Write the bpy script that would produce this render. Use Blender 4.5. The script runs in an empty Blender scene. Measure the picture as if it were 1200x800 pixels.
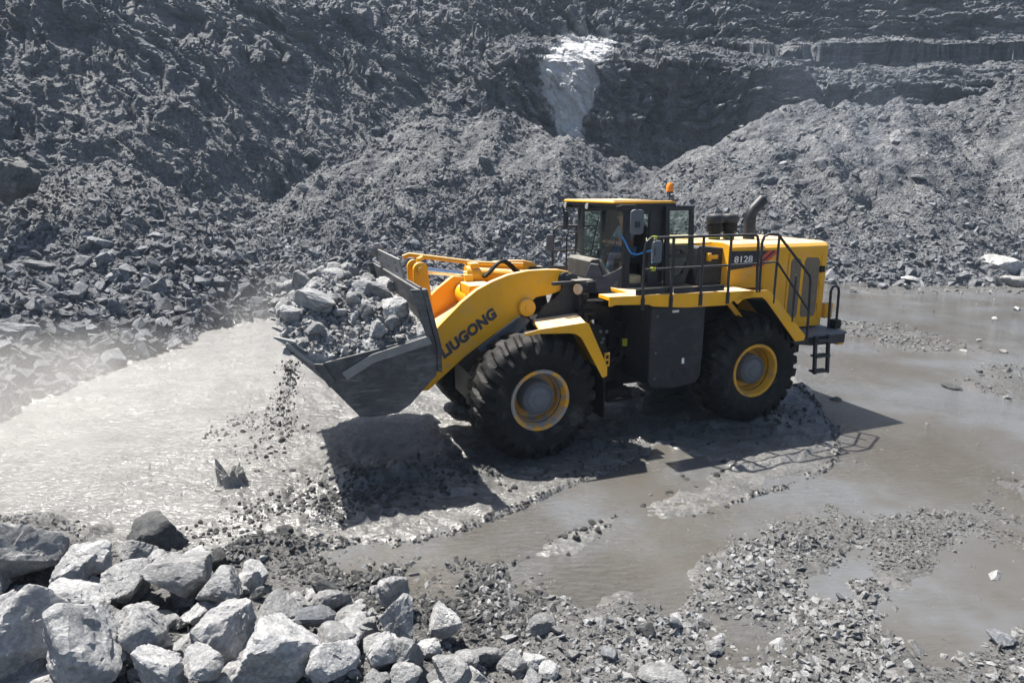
import bpy, bmesh, math, random
import numpy as np
from mathutils import Vector, Matrix, Euler
R = math.radians
SC = bpy.context.scene
COL = SC.collection
rng = np.random.default_rng(7)
random.seed(7)

# ------------------------------------------------------------------ camera, sky, sun, exposure
FPX, PITCH, CAMH = 766.553, 0.2307, 4.311          # focal length in pixels of a 1200 px wide frame
cam = bpy.data.cameras.new('camera'); cam.sensor_width = 36.0; cam.lens = FPX / 1200 * 36
cam.clip_start = 0.1; cam.clip_end = 600
co = bpy.data.objects.new('camera', cam); COL.objects.link(co)
co.location = (0, 0, CAMH); co.rotation_euler = (math.pi / 2 - PITCH, 0, 0)
SC.camera = co

KX, KY = 0.405, -0.315                              # where the shadow of a point one metre up falls
SUN_EL = math.atan2(1, math.hypot(KX, KY)); SUN_AZ = math.atan2(-KX, -KY)
world = bpy.data.worlds.new('World'); SC.world = world; world.use_nodes = True
wn = world.node_tree; bgn = wn.nodes['Background']
sky = wn.nodes.new('ShaderNodeTexSky'); sky.sky_type = 'NISHITA'; sky.sun_disc = False
sky.sun_elevation = SUN_EL; sky.sun_rotation = SUN_AZ; sky.air_density = 1.0; sky.dust_density = 1.5
wn.links.new(sky.outputs[0], bgn.inputs[0]); bgn.inputs[1].default_value = 0.06
sl = bpy.data.lights.new('sun', 'SUN'); sl.energy = 5.0; sl.angle = R(0.53); sl.color = (1, 0.95, 0.87)
so = bpy.data.objects.new('sun', sl); COL.objects.link(so)
so.rotation_euler = Vector((-KX, -KY, 1)).to_track_quat('Z', 'Y').to_euler()
SC.view_settings.view_transform = 'Standard'; SC.view_settings.look = 'None'
HAZE = 0.0005
SC.view_settings.exposure = 1.28; SC.view_settings.gamma = 1
SC.cycles.use_denoising = True; SC.cycles.max_bounces = 8; SC.cycles.transparent_max_bounces = 16
SC.cycles.volume_bounces = 1; SC.cycles.caustics_reflective = False; SC.cycles.caustics_refractive = False
SC.cycles.sample_clamp_indirect = 6

# ------------------------------------------------------------------ small helpers
CP, SP = math.cos(PITCH), math.sin(PITCH)
def at(x, y, z=0.0):                                 # a spot of the photograph -> the point of the ground (height z) seen there
    a = (x - 600) / FPX; u = -(y - 400) / FPX
    d = (a, CP + u * SP, -SP + u * CP); t = (z - CAMH) / d[2]
    return np.array([d[0] * t, d[1] * t, z])
def at_depth(x, y, dist):                            # the same at a known distance in front
    a = (x - 600) / FPX; u = -(y - 400) / FPX
    d = np.array([a, CP + u * SP, -SP + u * CP]); return np.array([0, 0, CAMH]) + d * (dist / d[1])

def tag(o, label=None, cat=None, group=None, kind=None):
    if label: o['label'] = label
    if cat: o['category'] = cat
    if group: o['group'] = group
    if kind: o['kind'] = kind
    return o

def hash3(ix, iy, iz, seed):
    h = (ix.astype(np.int64) * 374761393 + iy.astype(np.int64) * 668265263 + iz.astype(np.int64) * 2147483647 + seed * 974711) & 0xffffffff
    h = ((h ^ (h >> 13)) * 1274126177) & 0xffffffff
    h = ((h ^ (h >> 16)) * 2246822519) & 0xffffffff
    return ((h ^ (h >> 15)) & 0xffffff).astype(np.float64) / 0xffffff
def vnoise(p, seed=0):                               # value noise, -1..1
    f = np.floor(p); i = f.astype(np.int64); t = p - f; t = t * t * t * (t * (t * 6 - 15) + 10)
    out = 0
    for dx in (0, 1):
        wx = t[:, 0] if dx else 1 - t[:, 0]
        for dy in (0, 1):
            wy = t[:, 1] if dy else 1 - t[:, 1]
            for dz in (0, 1):
                wz = t[:, 2] if dz else 1 - t[:, 2]
                out = out + wx * wy * wz * hash3(i[:, 0] + dx, i[:, 1] + dy, i[:, 2] + dz, seed)
    return out * 2 - 1
def fbm(p, octv=4, seed=0, gain=0.5, lac=2.03):
    a = 1.0; s = 0; q = p.copy()
    for k in range(octv):
        s = s + a * vnoise(q, seed + k * 17); a *= gain; q = q * lac + 13.7
    return s
def cellrand(p, seed=0):                             # Worley cells: random value of the nearest cell and F2-F1
    f = np.floor(p); i = f.astype(np.int64); t = p - f
    d1 = np.full(len(p), 9.0); d2 = np.full(len(p), 9.0); v = np.zeros(len(p))
    for dx in (-1, 0, 1):
        for dy in (-1, 0, 1):
            for dz in (-1, 0, 1):
                cx, cy, cz = i[:, 0] + dx, i[:, 1] + dy, i[:, 2] + dz
                a = hash3(cx, cy, cz, seed); b = hash3(cx, cy, cz, seed + 1); c = hash3(cx, cy, cz, seed + 2)
                d = (dx + a - t[:, 0]) ** 2 + (dy + b - t[:, 1]) ** 2 + (dz + c - t[:, 2]) ** 2
                m = d < d1
                d2 = np.where(m, d1, np.minimum(d2, d)); v = np.where(m, (a * 7.3 + b * 3.1 + c * 5.7) % 1.0, v); d1 = np.where(m, d, d1)
    return v, np.sqrt(d2) - np.sqrt(d1)
def v2(x, y, s=1.0, z=0.0):
    return np.c_[x * s, y * s, np.full(len(x), z)]
def poly_sd(x, y, poly):                             # signed distance to a polygon, positive inside
    P = np.array([p[:2] for p in poly]); n = len(P)
    best = np.full(len(x), 1e9); ins = np.zeros(len(x), bool)
    for i in range(n):
        a = P[i]; b = P[(i + 1) % n]; e = b - a
        t = np.clip(((x - a[0]) * e[0] + (y - a[1]) * e[1]) / (e @ e), 0, 1)
        best = np.minimum(best, np.hypot(x - a[0] - t * e[0], y - a[1] - t * e[1]))
        c = ((a[1] > y) != (b[1] > y)) & (x < (b[0] - a[0]) * (y - a[1]) / (b[1] - a[1] + 1e-12) + a[0])
        ins ^= c
    return np.where(ins, best, -best)
def sstep(a, b, x):
    t = np.clip((x - a) / (b - a), 0, 1); return t * t * (3 - 2 * t)

# ------------------------------------------------------------------ materials
def mat(name):
    m = bpy.data.materials.new(name); m.use_nodes = True
    nt = m.node_tree; return m, nt, nt.nodes['Principled BSDF']
def N(nt, t, **kw):
    n = nt.nodes.new(t)
    for k, v in kw.items():
        if k.startswith('i_'):
            key = k[2:]; n.inputs[int(key) if key.isdigit() else key.replace('_', ' ')].default_value = v
        else: setattr(n, k, v)
    return n
def ramp(nt, fac, stops):
    r = nt.nodes.new('ShaderNodeValToRGB'); e = r.color_ramp.elements
    while len(e) < len(stops): e.new(0.5)
    for k, (p, c) in enumerate(stops):
        e[k].position = p; e[k].color = (*c, 1) if len(c) == 3 else c
    nt.links.new(fac, r.inputs[0]); return r.outputs[0]
def mixc(nt, fac, a, b, mode='MIX'):
    n = nt.nodes.new('ShaderNodeMix'); n.data_type = 'RGBA'; n.blend_type = mode
    for s, v in ((n.inputs[0], fac), (n.inputs[6], a), (n.inputs[7], b)):
        if hasattr(v, 'is_output'): nt.links.new(v, s)
        elif isinstance(v, tuple): s.default_value = (*v, 1) if len(v) == 3 else v
        else: s.default_value = v
    return n.outputs[2]
def math_(nt, op, a, b=0.0):
    n = nt.nodes.new('ShaderNodeMath'); n.operation = op
    for s, v in ((n.inputs[0], a), (n.inputs[1], b)):
        if hasattr(v, 'is_output'): nt.links.new(v, s)
        else: s.default_value = v
    return n.outputs[0]
def noise(nt, vec, scale, detail=6, rough=0.6, dist=0.0):
    n = N(nt, 'ShaderNodeTexNoise', i_Scale=scale, i_Detail=detail, i_Roughness=rough, i_Distortion=dist)
    nt.links.new(vec, n.inputs['Vector']); return n.outputs[0]
def bump(nt, b, h, dist, strength=1.0, prev=None):
    n = N(nt, 'ShaderNodeBump', i_Strength=strength, i_Distance=dist)
    nt.links.new(h, n.inputs['Height'])
    if prev is not None: nt.links.new(prev, n.inputs['Normal'])
    for k in ('Normal', 'Coat Normal'):
        nt.links.new(n.outputs[0], b.inputs[k])
    return n.outputs[0]

def rock_mat(name, dark, light, pale, rough=0.85, veins=0.0, scale=1.0, coat=0.0):
    m, nt, b = mat(name)
    tc = N(nt, 'ShaderNodeTexCoord'); oi = N(nt, 'ShaderNodeObjectInfo')
    vm = N(nt, 'ShaderNodeVectorMath', operation='ADD'); nt.links.new(tc.outputs['Object'], vm.inputs[0])
    sc_ = N(nt, 'ShaderNodeVectorMath', operation='SCALE'); sc_.inputs[3].default_value = 37.0
    cx = N(nt, 'ShaderNodeCombineXYZ')
    for k in range(3): nt.links.new(oi.outputs['Random'], cx.inputs[k])
    nt.links.new(cx.outputs[0], sc_.inputs[0]); nt.links.new(sc_.outputs[0], vm.inputs[1])
    v = vm.outputs[0]
    n1 = noise(nt, v, 2.2 * scale, 8, 0.65, 0.4); n2 = noise(nt, v, 9 * scale, 6, 0.7)
    c = ramp(nt, n1, [(0.33, dark), (0.55, light), (0.72, pale)])
    c2 = ramp(nt, n2, [(0.3, (0.55, 0.55, 0.56)), (0.7, (1.25, 1.25, 1.25))])
    c = mixc(nt, 1.0, c, c2, 'MULTIPLY')
    rv = N(nt, 'ShaderNodeMapRange'); nt.links.new(oi.outputs['Random'], rv.inputs[0]); rv.inputs[3].default_value = 0.62; rv.inputs[4].default_value = 1.2
    cc = N(nt, 'ShaderNodeCombineColor')
    for k in range(3): nt.links.new(rv.outputs[0], cc.inputs[k])
    c = mixc(nt, 1.0, c, cc.outputs[0], 'MULTIPLY')
    if veins:
        w = N(nt, 'ShaderNodeTexNoise', i_Scale=1.6 * scale, i_Detail=8.0, i_Roughness=0.62, i_Distortion=1.2)
        nt.links.new(v, w.inputs['Vector'])
        c = mixc(nt, math_(nt, 'MULTIPLY', ramp(nt, w.outputs[0], [(0.56, (0, 0, 0)), (0.66, (1, 1, 1))]), veins * 1.6), c, (0.52, 0.515, 0.50))
    nt.links.new(c, b.inputs['Base Color']); b.inputs['Roughness'].default_value = rough
    b.inputs['Coat Weight'].default_value = coat; b.inputs['Coat Roughness'].default_value = 0.165
    b1 = bump(nt, b, noise(nt, v, 7 * scale, 10, 0.72, 0.3), 0.10, 0.7)
    mp = N(nt, 'ShaderNodeMapping'); mp.inputs[3].default_value = (3, 3, 22); mp.inputs[2].default_value = (0.4, 0.5, 0)
    nt.links.new(v, mp.inputs[0])
    bump(nt, b, noise(nt, mp.outputs[0], 1.1 * scale, 6, 0.6, 0.8), 0.03, 0.35, b1)
    return m
M = {}
M['boulder'] = rock_mat('pale_limestone', (0.25, 0.257, 0.267), (0.42, 0.422, 0.424), (0.57, 0.567, 0.557), veins=0.25)
M['rock'] = rock_mat('grey_rock', (0.09, 0.10, 0.117), (0.185, 0.195, 0.21), (0.38, 0.375, 0.365), veins=0.15)
M['darkrock'] = rock_mat('dark_rock', (0.05, 0.053, 0.058), (0.095, 0.098, 0.10), (0.17, 0.17, 0.165))
M['whiterock'] = rock_mat('white_rock', (0.34, 0.34, 0.33), (0.5, 0.495, 0.48), (0.62, 0.61, 0.59))
M['gravel'] = rock_mat('gravel', (0.15, 0.153, 0.158), (0.27, 0.268, 0.262), (0.46, 0.455, 0.44))
M['mudlump'] = rock_mat('mud_lump', (0.04, 0.041, 0.042), (0.07, 0.07, 0.069), (0.11, 0.108, 0.105), rough=0.55, coat=0.12)

def terrain_mat(name, wall):
    m, nt, b = mat(name)
    tc = N(nt, 'ShaderNodeTexCoord'); v = tc.outputs['Object']
    def attr(n): return N(nt, 'ShaderNodeAttribute', attribute_name=n).outputs['Fac']
    if wall:
        mp = N(nt, 'ShaderNodeMapping'); mp.inputs[2].default_value = (0.15, 0.75, 0.2); mp.inputs[3].default_value = (0.35, 0.35, 2.2)
        nt.links.new(v, mp.inputs[0]); sv = mp.outputs[0]
        n1 = noise(nt, sv, 0.8, 10, 0.68, 0.6); n2 = noise(nt, v, 0.25, 6, 0.6)
        c = ramp(nt, n1, [(0.32, (0.044, 0.053, 0.068)), (0.5, (0.090, 0.101, 0.120)), (0.63, (0.155, 0.166, 0.182)), (0.76, (0.30, 0.305, 0.31))])
        c = mixc(nt, ramp(nt, n2, [(0.4, (0, 0, 0)), (0.62, (0.5, 0.5, 0.5))]), c, (0.17, 0.172, 0.175))
        n3 = noise(nt, v, 0.7, 8, 0.65); vo = N(nt, 'ShaderNodeTexVoronoi', i_Scale=9.0, i_Randomness=1.0); nt.links.new(v, vo.inputs['Vector'])
        scree = ramp(nt, n3, [(0.36, (0.075, 0.082, 0.095)), (0.5, (0.12, 0.126, 0.137)), (0.66, (0.19, 0.191, 0.192))])
        sv2 = N(nt, 'ShaderNodeSeparateColor'); nt.links.new(vo.outputs['Color'], sv2.inputs[0])
        scree = mixc(nt, 1.0, scree, ramp(nt, sv2.outputs[0], [(0.0, (0.62, 0.62, 0.63)), (0.8, (1.1, 1.1, 1.1)), (1.0, (1.75, 1.75, 1.72))]), 'MULTIPLY')
        c = mixc(nt, attr('scree'), c, scree)
        pn = noise(nt, v, 2.0, 8, 0.7)
        c = mixc(nt, math_(nt, 'MULTIPLY', attr('pale'), ramp(nt, pn, [(0.2, (0.55, 0.55, 0.55)), (0.45, (1, 1, 1))])), c, (0.53, 0.535, 0.545))
        nt.links.new(c, b.inputs['Base Color']); b.inputs['Roughness'].default_value = 0.8
        p = bump(nt, b, noise(nt, sv, 1.6, 12, 0.75, 0.5), 0.45, 0.8)
        p = bump(nt, b, noise(nt, v, 5, 10, 0.75), 0.12, 0.8, p)
        bump(nt, b, math_(nt, 'SUBTRACT', 1.0, vo.outputs['Distance']), 0.06, 0.7, p)
    else:
        n1 = noise(nt, v, 1.5, 8, 0.65); n2 = noise(nt, v, 14, 8, 0.7)
        mud = ramp(nt, n1, [(0.35, (0.095, 0.095, 0.093)), (0.65, (0.165, 0.164, 0.160))])
        mud = mixc(nt, 1.0, mud, ramp(nt, n2, [(0.3, (0.6, 0.6, 0.6)), (0.7, (1.25, 1.25, 1.25))]), 'MULTIPLY')
        grav = ramp(nt, noise(nt, v, 24, 8, 0.75), [(0.35, (0.045, 0.045, 0.046)), (0.52, (0.08, 0.079, 0.078)), (0.7, (0.15, 0.149, 0.146))])
        g = attr('gravel'); k = attr('churn')
        c = mixc(nt, g, mud, grav)
        c = mixc(nt, math_(nt, 'MULTIPLY', k, 0.55), c, (0.06, 0.06, 0.06))
        nt.links.new(c, b.inputs['Base Color'])
        rr = ramp(nt, noise(nt, v, 5, 6, 0.6), [(0.35, (0.42, 0.42, 0.42)), (0.65, (0.65, 0.65, 0.65))])
        nt.links.new(mixc(nt, g, rr, (0.7, 0.7, 0.7)), b.inputs['Roughness'])
        mp = N(nt, 'ShaderNodeMapping'); mp.inputs[3].default_value = (0.75, 1.7, 1); mp.inputs[2].default_value = (0, 0, 0.35); nt.links.new(v, mp.inputs[0])
        p = bump(nt, b, noise(nt, mp.outputs[0], 9, 2, 0.5, 0.8), 0.042, 1.0)
        p = bump(nt, b, noise(nt, mp.outputs[0], 24, 4, 0.65, 0.6), 0.006, 1.0, p)
        bump(nt, b, noise(nt, v, 62, 4, 0.7), 0.0015, 1.0, p)
        inv = math_(nt, 'SUBTRACT', 1.0, g); wet = ramp(nt, noise(nt, v, 0.8, 5, 0.65), [(0.34, (0.18,) * 3), (0.60, (0.70,) * 3)]); nt.links.new(math_(nt, 'MULTIPLY', inv, wet), b.inputs['Coat Weight']); b.inputs['Specular IOR Level'].default_value = 0.3; b.inputs['Coat Roughness'].default_value = 0.16
    return m
M['ground'] = terrain_mat('wet_mud_and_gravel', False)
M['wall'] = terrain_mat('quarry_rock', True)

m, nt, b = mat('muddy_water'); tc = N(nt, 'ShaderNodeTexCoord')
c = ramp(nt, noise(nt, tc.outputs['Object'], 0.35, 5, 0.6), [(0.36, (0.082, 0.075, 0.065)), (0.48, (0.093, 0.090, 0.085)), (0.6, (0.118, 0.122, 0.128))])  # brown to grey silt; the bluish patches tint in reflected sky
nt.links.new(c, b.inputs['Base Color']); b.inputs['Roughness'].default_value = 0.07; b.inputs['IOR'].default_value = 1.33
mp = N(nt, 'ShaderNodeMapping'); mp.inputs[3].default_value = (1.0, 2.6, 1); mp.inputs[2].default_value = (0, 0, 0.18); nt.links.new(tc.outputs['Object'], mp.inputs[0])
msk = ramp(nt, noise(nt, tc.outputs['Object'], 0.22, 4, 0.6), [(0.38, (0.08, 0.08, 0.08)), (0.6, (1, 1, 1))])
hh = math_(nt, 'MULTIPLY', noise(nt, mp.outputs[0], 5.5, 6, 0.65, 0.5), msk)
bump(nt, b, hh, 0.075, 1.0)
M['water'] = m

def paint(name, col, dirt=(0.30, 0.285, 0.26), amount=0.35, rough=0.42, top=0.6, metal=0.0, spots=0.5, spec=0.5):
    m, nt, b = mat(name); b.inputs['Specular IOR Level'].default_value = spec
    tc = N(nt, 'ShaderNodeTexCoord'); v = tc.outputs['Object']
    geo = N(nt, 'ShaderNodeNewGeometry'); sx = N(nt, 'ShaderNodeSeparateXYZ'); nt.links.new(geo.outputs['Normal'], sx.inputs[0])
    d = ramp(nt, noise(nt, v, 3.0, 8, 0.7, 0.5), [(0.48, (0, 0, 0)), (0.75, (amount,) * 3)])
    t = math_(nt, 'MULTIPLY', ramp(nt, sx.outputs[2], [(0.55, (0, 0, 0)), (0.95, (1, 1, 1))]), top)      # dust settled on flat tops; on yellow it also paints in sunlit glare
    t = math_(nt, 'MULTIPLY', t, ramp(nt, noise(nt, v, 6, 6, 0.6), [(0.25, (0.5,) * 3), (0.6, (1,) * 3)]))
    sp = math_(nt, 'MULTIPLY', ramp(nt, noise(nt, v, 40, 4, 0.7), [(0.64, (0, 0, 0)), (0.72, (1, 1, 1))]), spots * 0.5)
    f = math_(nt, 'MAXIMUM', math_(nt, 'MAXIMUM', d, t), sp)
    n2 = ramp(nt, noise(nt, v, 1.2, 5, 0.6), [(0.3, (0.86,) * 3), (0.7, (1.06,) * 3)])
    c = mixc(nt, f, mixc(nt, 1.0, col, n2, 'MULTIPLY'), dirt)
    nt.links.new(c, b.inputs['Base Color'])
    nt.links.new(mixc(nt, f, (rough,) * 3, (0.85,) * 3), b.inputs['Roughness'])
    b.inputs['Metallic'].default_value = metal
    bump(nt, b, noise(nt, v, 30, 5, 0.6), 0.003, 0.3)
    return m
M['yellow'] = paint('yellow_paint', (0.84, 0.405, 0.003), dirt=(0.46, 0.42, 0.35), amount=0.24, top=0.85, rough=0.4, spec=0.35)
M['bucket'] = paint('worn_bucket_steel', (0.032, 0.035, 0.041), dirt=(0.15, 0.15, 0.15), amount=0.75, rough=0.5, top=0.6, spots=1.0)
M['steel'] = paint('scraped_steel', (0.20, 0.205, 0.21), dirt=(0.36, 0.36, 0.35), amount=0.6, rough=0.42, metal=0.3)
M['dark'] = paint('charcoal_paint', spec=0.35, col= (0.014, 0.0165, 0.022), dirt=(0.17, 0.165, 0.16), amount=0.22, rough=0.45, top=0.45, spots=0.25)
M['black'] = paint('black_oily_steel', spec=0.2, col= (0.005, 0.005, 0.0055), dirt=(0.03, 0.029, 0.028), amount=0.4, rough=0.5, top=0.3, spots=0.1)
M['grey'] = paint('grey_plastic', (0.085, 0.10, 0.125), dirt=(0.22, 0.21, 0.2), amount=0.2, rough=0.45, top=0.4, spots=0.2)
M['rubber'] = paint('tyre_rubber', (0.007, 0.007, 0.0075), dirt=(0.045, 0.044, 0.043), amount=0.4, rough=0.6, top=0.4, spots=0.3, spec=0.18)
M['dirtyrim'] = paint('muddy_yellow_rim', (0.72, 0.33, 0.01), dirt=(0.27, 0.26, 0.25), amount=1.0, rough=0.5, top=0.3, spots=0.9)
def scuff(m, col, lo, hi, sc3, amount):
    nt = m.node_tree; b = nt.nodes['Principled BSDF']; old = b.inputs['Base Color'].links[0].from_socket
    tc = N(nt, 'ShaderNodeTexCoord'); mp = N(nt, 'ShaderNodeMapping'); mp.inputs[3].default_value = sc3; mp.inputs[2].default_value = (0.2, 0.7, 0.1); nt.links.new(tc.outputs['Object'], mp.inputs[0])
    f = math_(nt, 'MULTIPLY', ramp(nt, noise(nt, mp.outputs[0], 2.0, 6, 0.7, 0.3), [(lo, (0,) * 3), (hi, (1,) * 3)]), ramp(nt, noise(nt, tc.outputs['Object'], 1.1, 4, 0.6), [(0.35, (0,) * 3), (0.62, (amount,) * 3)]))
    nt.links.new(mixc(nt, f, old, col), b.inputs['Base Color'])
scuff(M['bucket'], (0.22, 0.225, 0.235), .50, .66, (1.2, 1, 9), .75); scuff(M['bucket'], (0.13, 0.13, 0.135), .42, .62, (1, 1, 1), .7)
scuff(M['yellow'], (0.30, 0.29, 0.275), .58, .68, (3, 3, 3), .55); scuff(M['dark'], (0.12, 0.12, 0.12), .60, .72, (2, 2, 5), .5)
scuff(M['rubber'], (0.11, 0.108, 0.103), .52, .72, (2, 2, 2), .75)
mm = M['dirtyrim'].node_tree
for n in mm.nodes:
    if n.type == 'VALTORGB' and abs(n.color_ramp.elements[0].position - 0.48) < 1e-3:
        n.color_ramp.elements[0].position = 0.43; n.color_ramp.elements[1].position = 0.54; break
M['rim'] = paint('yellow_rim', (0.70, 0.34, 0.01), dirt=(0.16, 0.15, 0.13), amount=1.0, rough=0.5, top=0.2, spots=0.6)
M['hub'] = paint('grey_hub', (0.115, 0.125, 0.14), dirt=(0.2, 0.2, 0.2), amount=0.5, rough=0.5)
def plain(name, col, rough=0.5, metal=0.0, emit=0):
    m, nt, b = mat(name); b.inputs['Base Color'].default_value = (*col, 1); b.inputs['Roughness'].default_value = rough; b.inputs['Metallic'].default_value = metal
    tc = N(nt, 'ShaderNodeTexCoord'); c = mixc(nt, 1.0, (*col, 1), ramp(nt, noise(nt, tc.outputs['Object'], 12, 5, 0.6), [(0.3, (0.8,) * 3), (0.7, (1.1,) * 3)]), 'MULTIPLY')
    nt.links.new(c, b.inputs['Base Color']); return m
M['olive'] = paint('olive_grey_paint', (0.045, 0.044, 0.039), dirt=(0.36, 0.34, 0.30), amount=0.2, top=0.55, rough=0.6)
M['chrome'] = plain('chromed_rod', (0.75, 0.77, 0.8), 0.18, 1.0)
M['orange'] = plain('orange_lens', (0.9, 0.26, 0.01), 0.25)
M['lamp'] = plain('clear_lamp_lens', (0.8, 0.8, 0.78), 0.15, 0.6)
M['red'] = plain('red_stripe', (0.62, 0.06, 0.025), 0.4)
M['white'] = plain('white_lettering', (0.75, 0.76, 0.77), 0.5)
M['navy'] = plain('dark_lettering', (0.035, 0.04, 0.055), 0.5)
M['mesh'] = plain('brown_grille_mesh', (0.19, 0.15, 0.10), 0.8)
M['blue'] = plain('blue_rope', (0.03, 0.22, 0.62), 0.6)
M['limegreen'] = plain('lime_fitting', (0.42, 0.45, 0.03), 0.5)
M['cream'] = plain('cream_box', (0.52, 0.42, 0.25), 0.7)
M['seat'] = plain('seat_cloth', (0.02, 0.021, 0.024), 0.9)
M['skin'] = plain('skin', (0.42, 0.22, 0.14), 0.55)
M['shirt'] = plain('pale_blue_shirt', (0.20, 0.30, 0.40), 0.9)
M['trousers'] = plain('blue_trousers', (0.05, 0.12, 0.22), 0.9)
M['hair'] = plain('black_hair', (0.012, 0.011, 0.010), 0.6)
m = bpy.data.materials.new('cab_glass'); m.use_nodes = True; nt = m.node_tree; nt.nodes.clear()
out = N(nt, 'ShaderNodeOutputMaterial'); tr = N(nt, 'ShaderNodeBsdfTransparent'); gl = N(nt, 'ShaderNodeBsdfGlossy', i_Roughness=0.03); lw = N(nt, 'ShaderNodeLayerWeight', i_Blend=0.5); mx = N(nt, 'ShaderNodeMixShader')
tr.inputs[0].default_value = (0.80, 0.88, 0.84, 1)
df = N(nt, 'ShaderNodeBsdfDiffuse'); df.inputs[0].default_value = (0.32, 0.33, 0.31, 1); mx2 = N(nt, 'ShaderNodeMixShader')
tc = N(nt, 'ShaderNodeTexCoord')
nt.links.new(ramp(nt, noise(nt, tc.outputs['Object'], 2.5, 5, 0.6), [(0.4, (0.01,) * 3), (0.8, (0.12,) * 3)]), mx2.inputs[0])
nt.links.new(math_(nt, 'ADD', math_(nt, 'MULTIPLY', math_(nt, 'POWER', lw.outputs['Facing'], 5.0), 0.8), 0.04), mx.inputs[0]); nt.links.new(tr.outputs[0], mx.inputs[1]); nt.links.new(gl.outputs[0], mx.inputs[2])
nt.links.new(mx.outputs[0], mx2.inputs[1]); nt.links.new(df.outputs[0], mx2.inputs[2]); nt.links.new(mx2.outputs[0], out.inputs[0])
M['glass'] = m

# ------------------------------------------------------------------ terrain
def ridge(pts, k):                                   # talus heaps: the highest of many cones along a ridge
    pts = np.array(pts); seg = np.linalg.norm(np.diff(pts[:, :2], axis=0), axis=1); s = np.r_[0, np.cumsum(seg)]
    u = np.linspace(0, s[-1], int(s[-1] / 0.7) + 2)
    return np.c_[[np.interp(u, s, pts[:, j]) for j in range(3)]].T, k
def heap_h(x, y, rk):
    P, k = rk; z = np.full(len(x), -50.0)
    for p in P: z = np.maximum(z, p[2] - k * np.hypot(x - p[0], y - p[1]))
    return z
RL = ridge([at_depth(-260, 240, 24), at_depth(-60, 262, 23), at_depth(20, 232, 24.5), at_depth(85, 196, 25.5), at_depth(132, 186, 26)], 0.68)
RLb = ridge([at_depth(132, 188, 26), at_depth(230, 262, 26.5), at_depth(315, 316, 27), at_depth(400, 330, 28.5)], 0.62)
RM = ridge([at_depth(330, 262, 37), at_depth(400, 190, 40), at_depth(455, 150, 42), at_depth(510, 124, 43), at_depth(570, 124, 43), at_depth(630, 150, 42.5), at_depth(700, 172, 43), at_depth(790, 208, 43)], 0.68)
RM2 = ridge([at_depth(430, 238, 35), at_depth(500, 246, 35.5), at_depth(590, 252, 36), at_depth(690, 240, 37)], 0.6)
RR = ridge([at_depth(790, 206, 43), at_depth(850, 160, 43), at_depth(900, 128, 44), at_depth(960, 118, 45), at_depth(1060, 117, 45), at_depth(1105, 120, 45), at_depth(1150, 102, 45), at_depth(1210, 82, 45), at_depth(1400, 60, 44), at_depth(1700, 60, 40)], 0.70)
RLc = ridge([at_depth(-260, 330, 13), at_depth(-60, 348, 15.5), at_depth(40, 352, 17.0), at_depth(110, 350, 18.5), at_depth(200, 345, 21)], 0.5)
RR2 = ridge([at_depth(840, 236, 37), at_depth(960, 222, 38.5), at_depth(1030, 176, 40)], 0.62)
XB = [-70, -45, -34, -26, -18, -8, 5, 20, 40, 70]; YB = [8, 20, 27, 33, 40, 47, 52, 54, 54, 48]
PLD = [-5, 0, 6, 12, 20, 30, 50, 90]; PLZ = [0, 0, 4.5, 11, 20, 28, 40, 50]
PRD = [-5, 0, 3.2, 4.9, 6.0, 8.2, 16, 19, 21.5, 26, 50, 90]; PRZ = [0, 0, 3.6, 10.5, 14.6, 15.6, 18.6, 22.0, 24.5, 28, 38, 48]
def wall_h(x, y):
    yb = np.interp(x, XB, YB); d = (y - yb) * np.interp(x, [-40, -10, 5], [0.78, 0.88, 1.0])
    d = d + (np.interp(x, [-6, 4], [2.3, 1.6]) * fbm(v2(x, y, 0.13), 4, 31) + 0.5 * fbm(v2(x, y, 0.6), 3, 35)) * np.interp(d, [6, 12], [1.0, 0.4])
    t = sstep(-9, 1, x)
    z = np.interp(d, PLD, PLZ) * (1 - t) + np.interp(d, PRD, PRZ) * t
    z = z * (1 - 0.10 * sstep(14, 32, x) * (d < 14))
    return np.where(d > 0, z, -2.0 + d * 0.2)
A = lambda L: [at(*p) for p in L]
MUD1 = A([(-1400, 520), (-300, 420), (60, 430), (150, 385), (330, 345), (460, 338), (640, 334), (800, 350), (880, 400), (930, 440), (955, 468), (977, 500), (982, 520), (930, 540), (870, 552), (775, 520), (758, 533), (700, 557), (620, 592), (545, 622), (470, 642), (400, 640), (330, 650), (250, 680), (0, 690), (-1400, 700)])
MUD2 = A([(600, 655), (700, 604), (780, 578), (842, 548), (930, 536), (984, 498), (986, 538), (970, 553), (932, 567), (872, 587), (805, 616), (740, 606), (650, 652)])
GRAV = A([(-900, 610), (0, 612), (150, 640), (250, 655), (330, 636), (420, 652), (530, 636), (596, 648), (640, 700), (700, 716), (790, 716), (838, 655), (900, 622), (950, 636), (956, 690), (1020, 672), (1046, 700), (1075, 738), (1130, 748), (1190, 728), (1400, 715), (2300, 1000), (1500, 2600), (-900, 2600), (-2500, 800)])
BARS = [A([(870, 632), (930, 606), (1010, 590), (1200, 600), (1330, 608), (1330, 648), (1180, 645), (1110, 668), (1030, 664), (950, 650)]),
        A([(976, 372), (1040, 378), (1130, 399), (1145, 411), (1060, 409), (980, 394)]),
        A([(1128, 440), (1165, 424), (1500, 418), (1500, 480), (1200, 468), (1150, 458)]),
        A([(1160, 565), (1185, 545), (1400, 540), (1400, 640), (1210, 640), (1172, 606)]),
        A([(1000, 336), (1200, 334), (1500, 332), (1500, 342), (1150, 345), (1010, 345)])]
HEAPFG = A([(-500, 600), (0, 612), (70, 622), (150, 655), (260, 668), (350, 700), (470, 720), (560, 770), (640, 810), (700, 900), (300, 2600), (-2500, 1200)])
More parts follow.
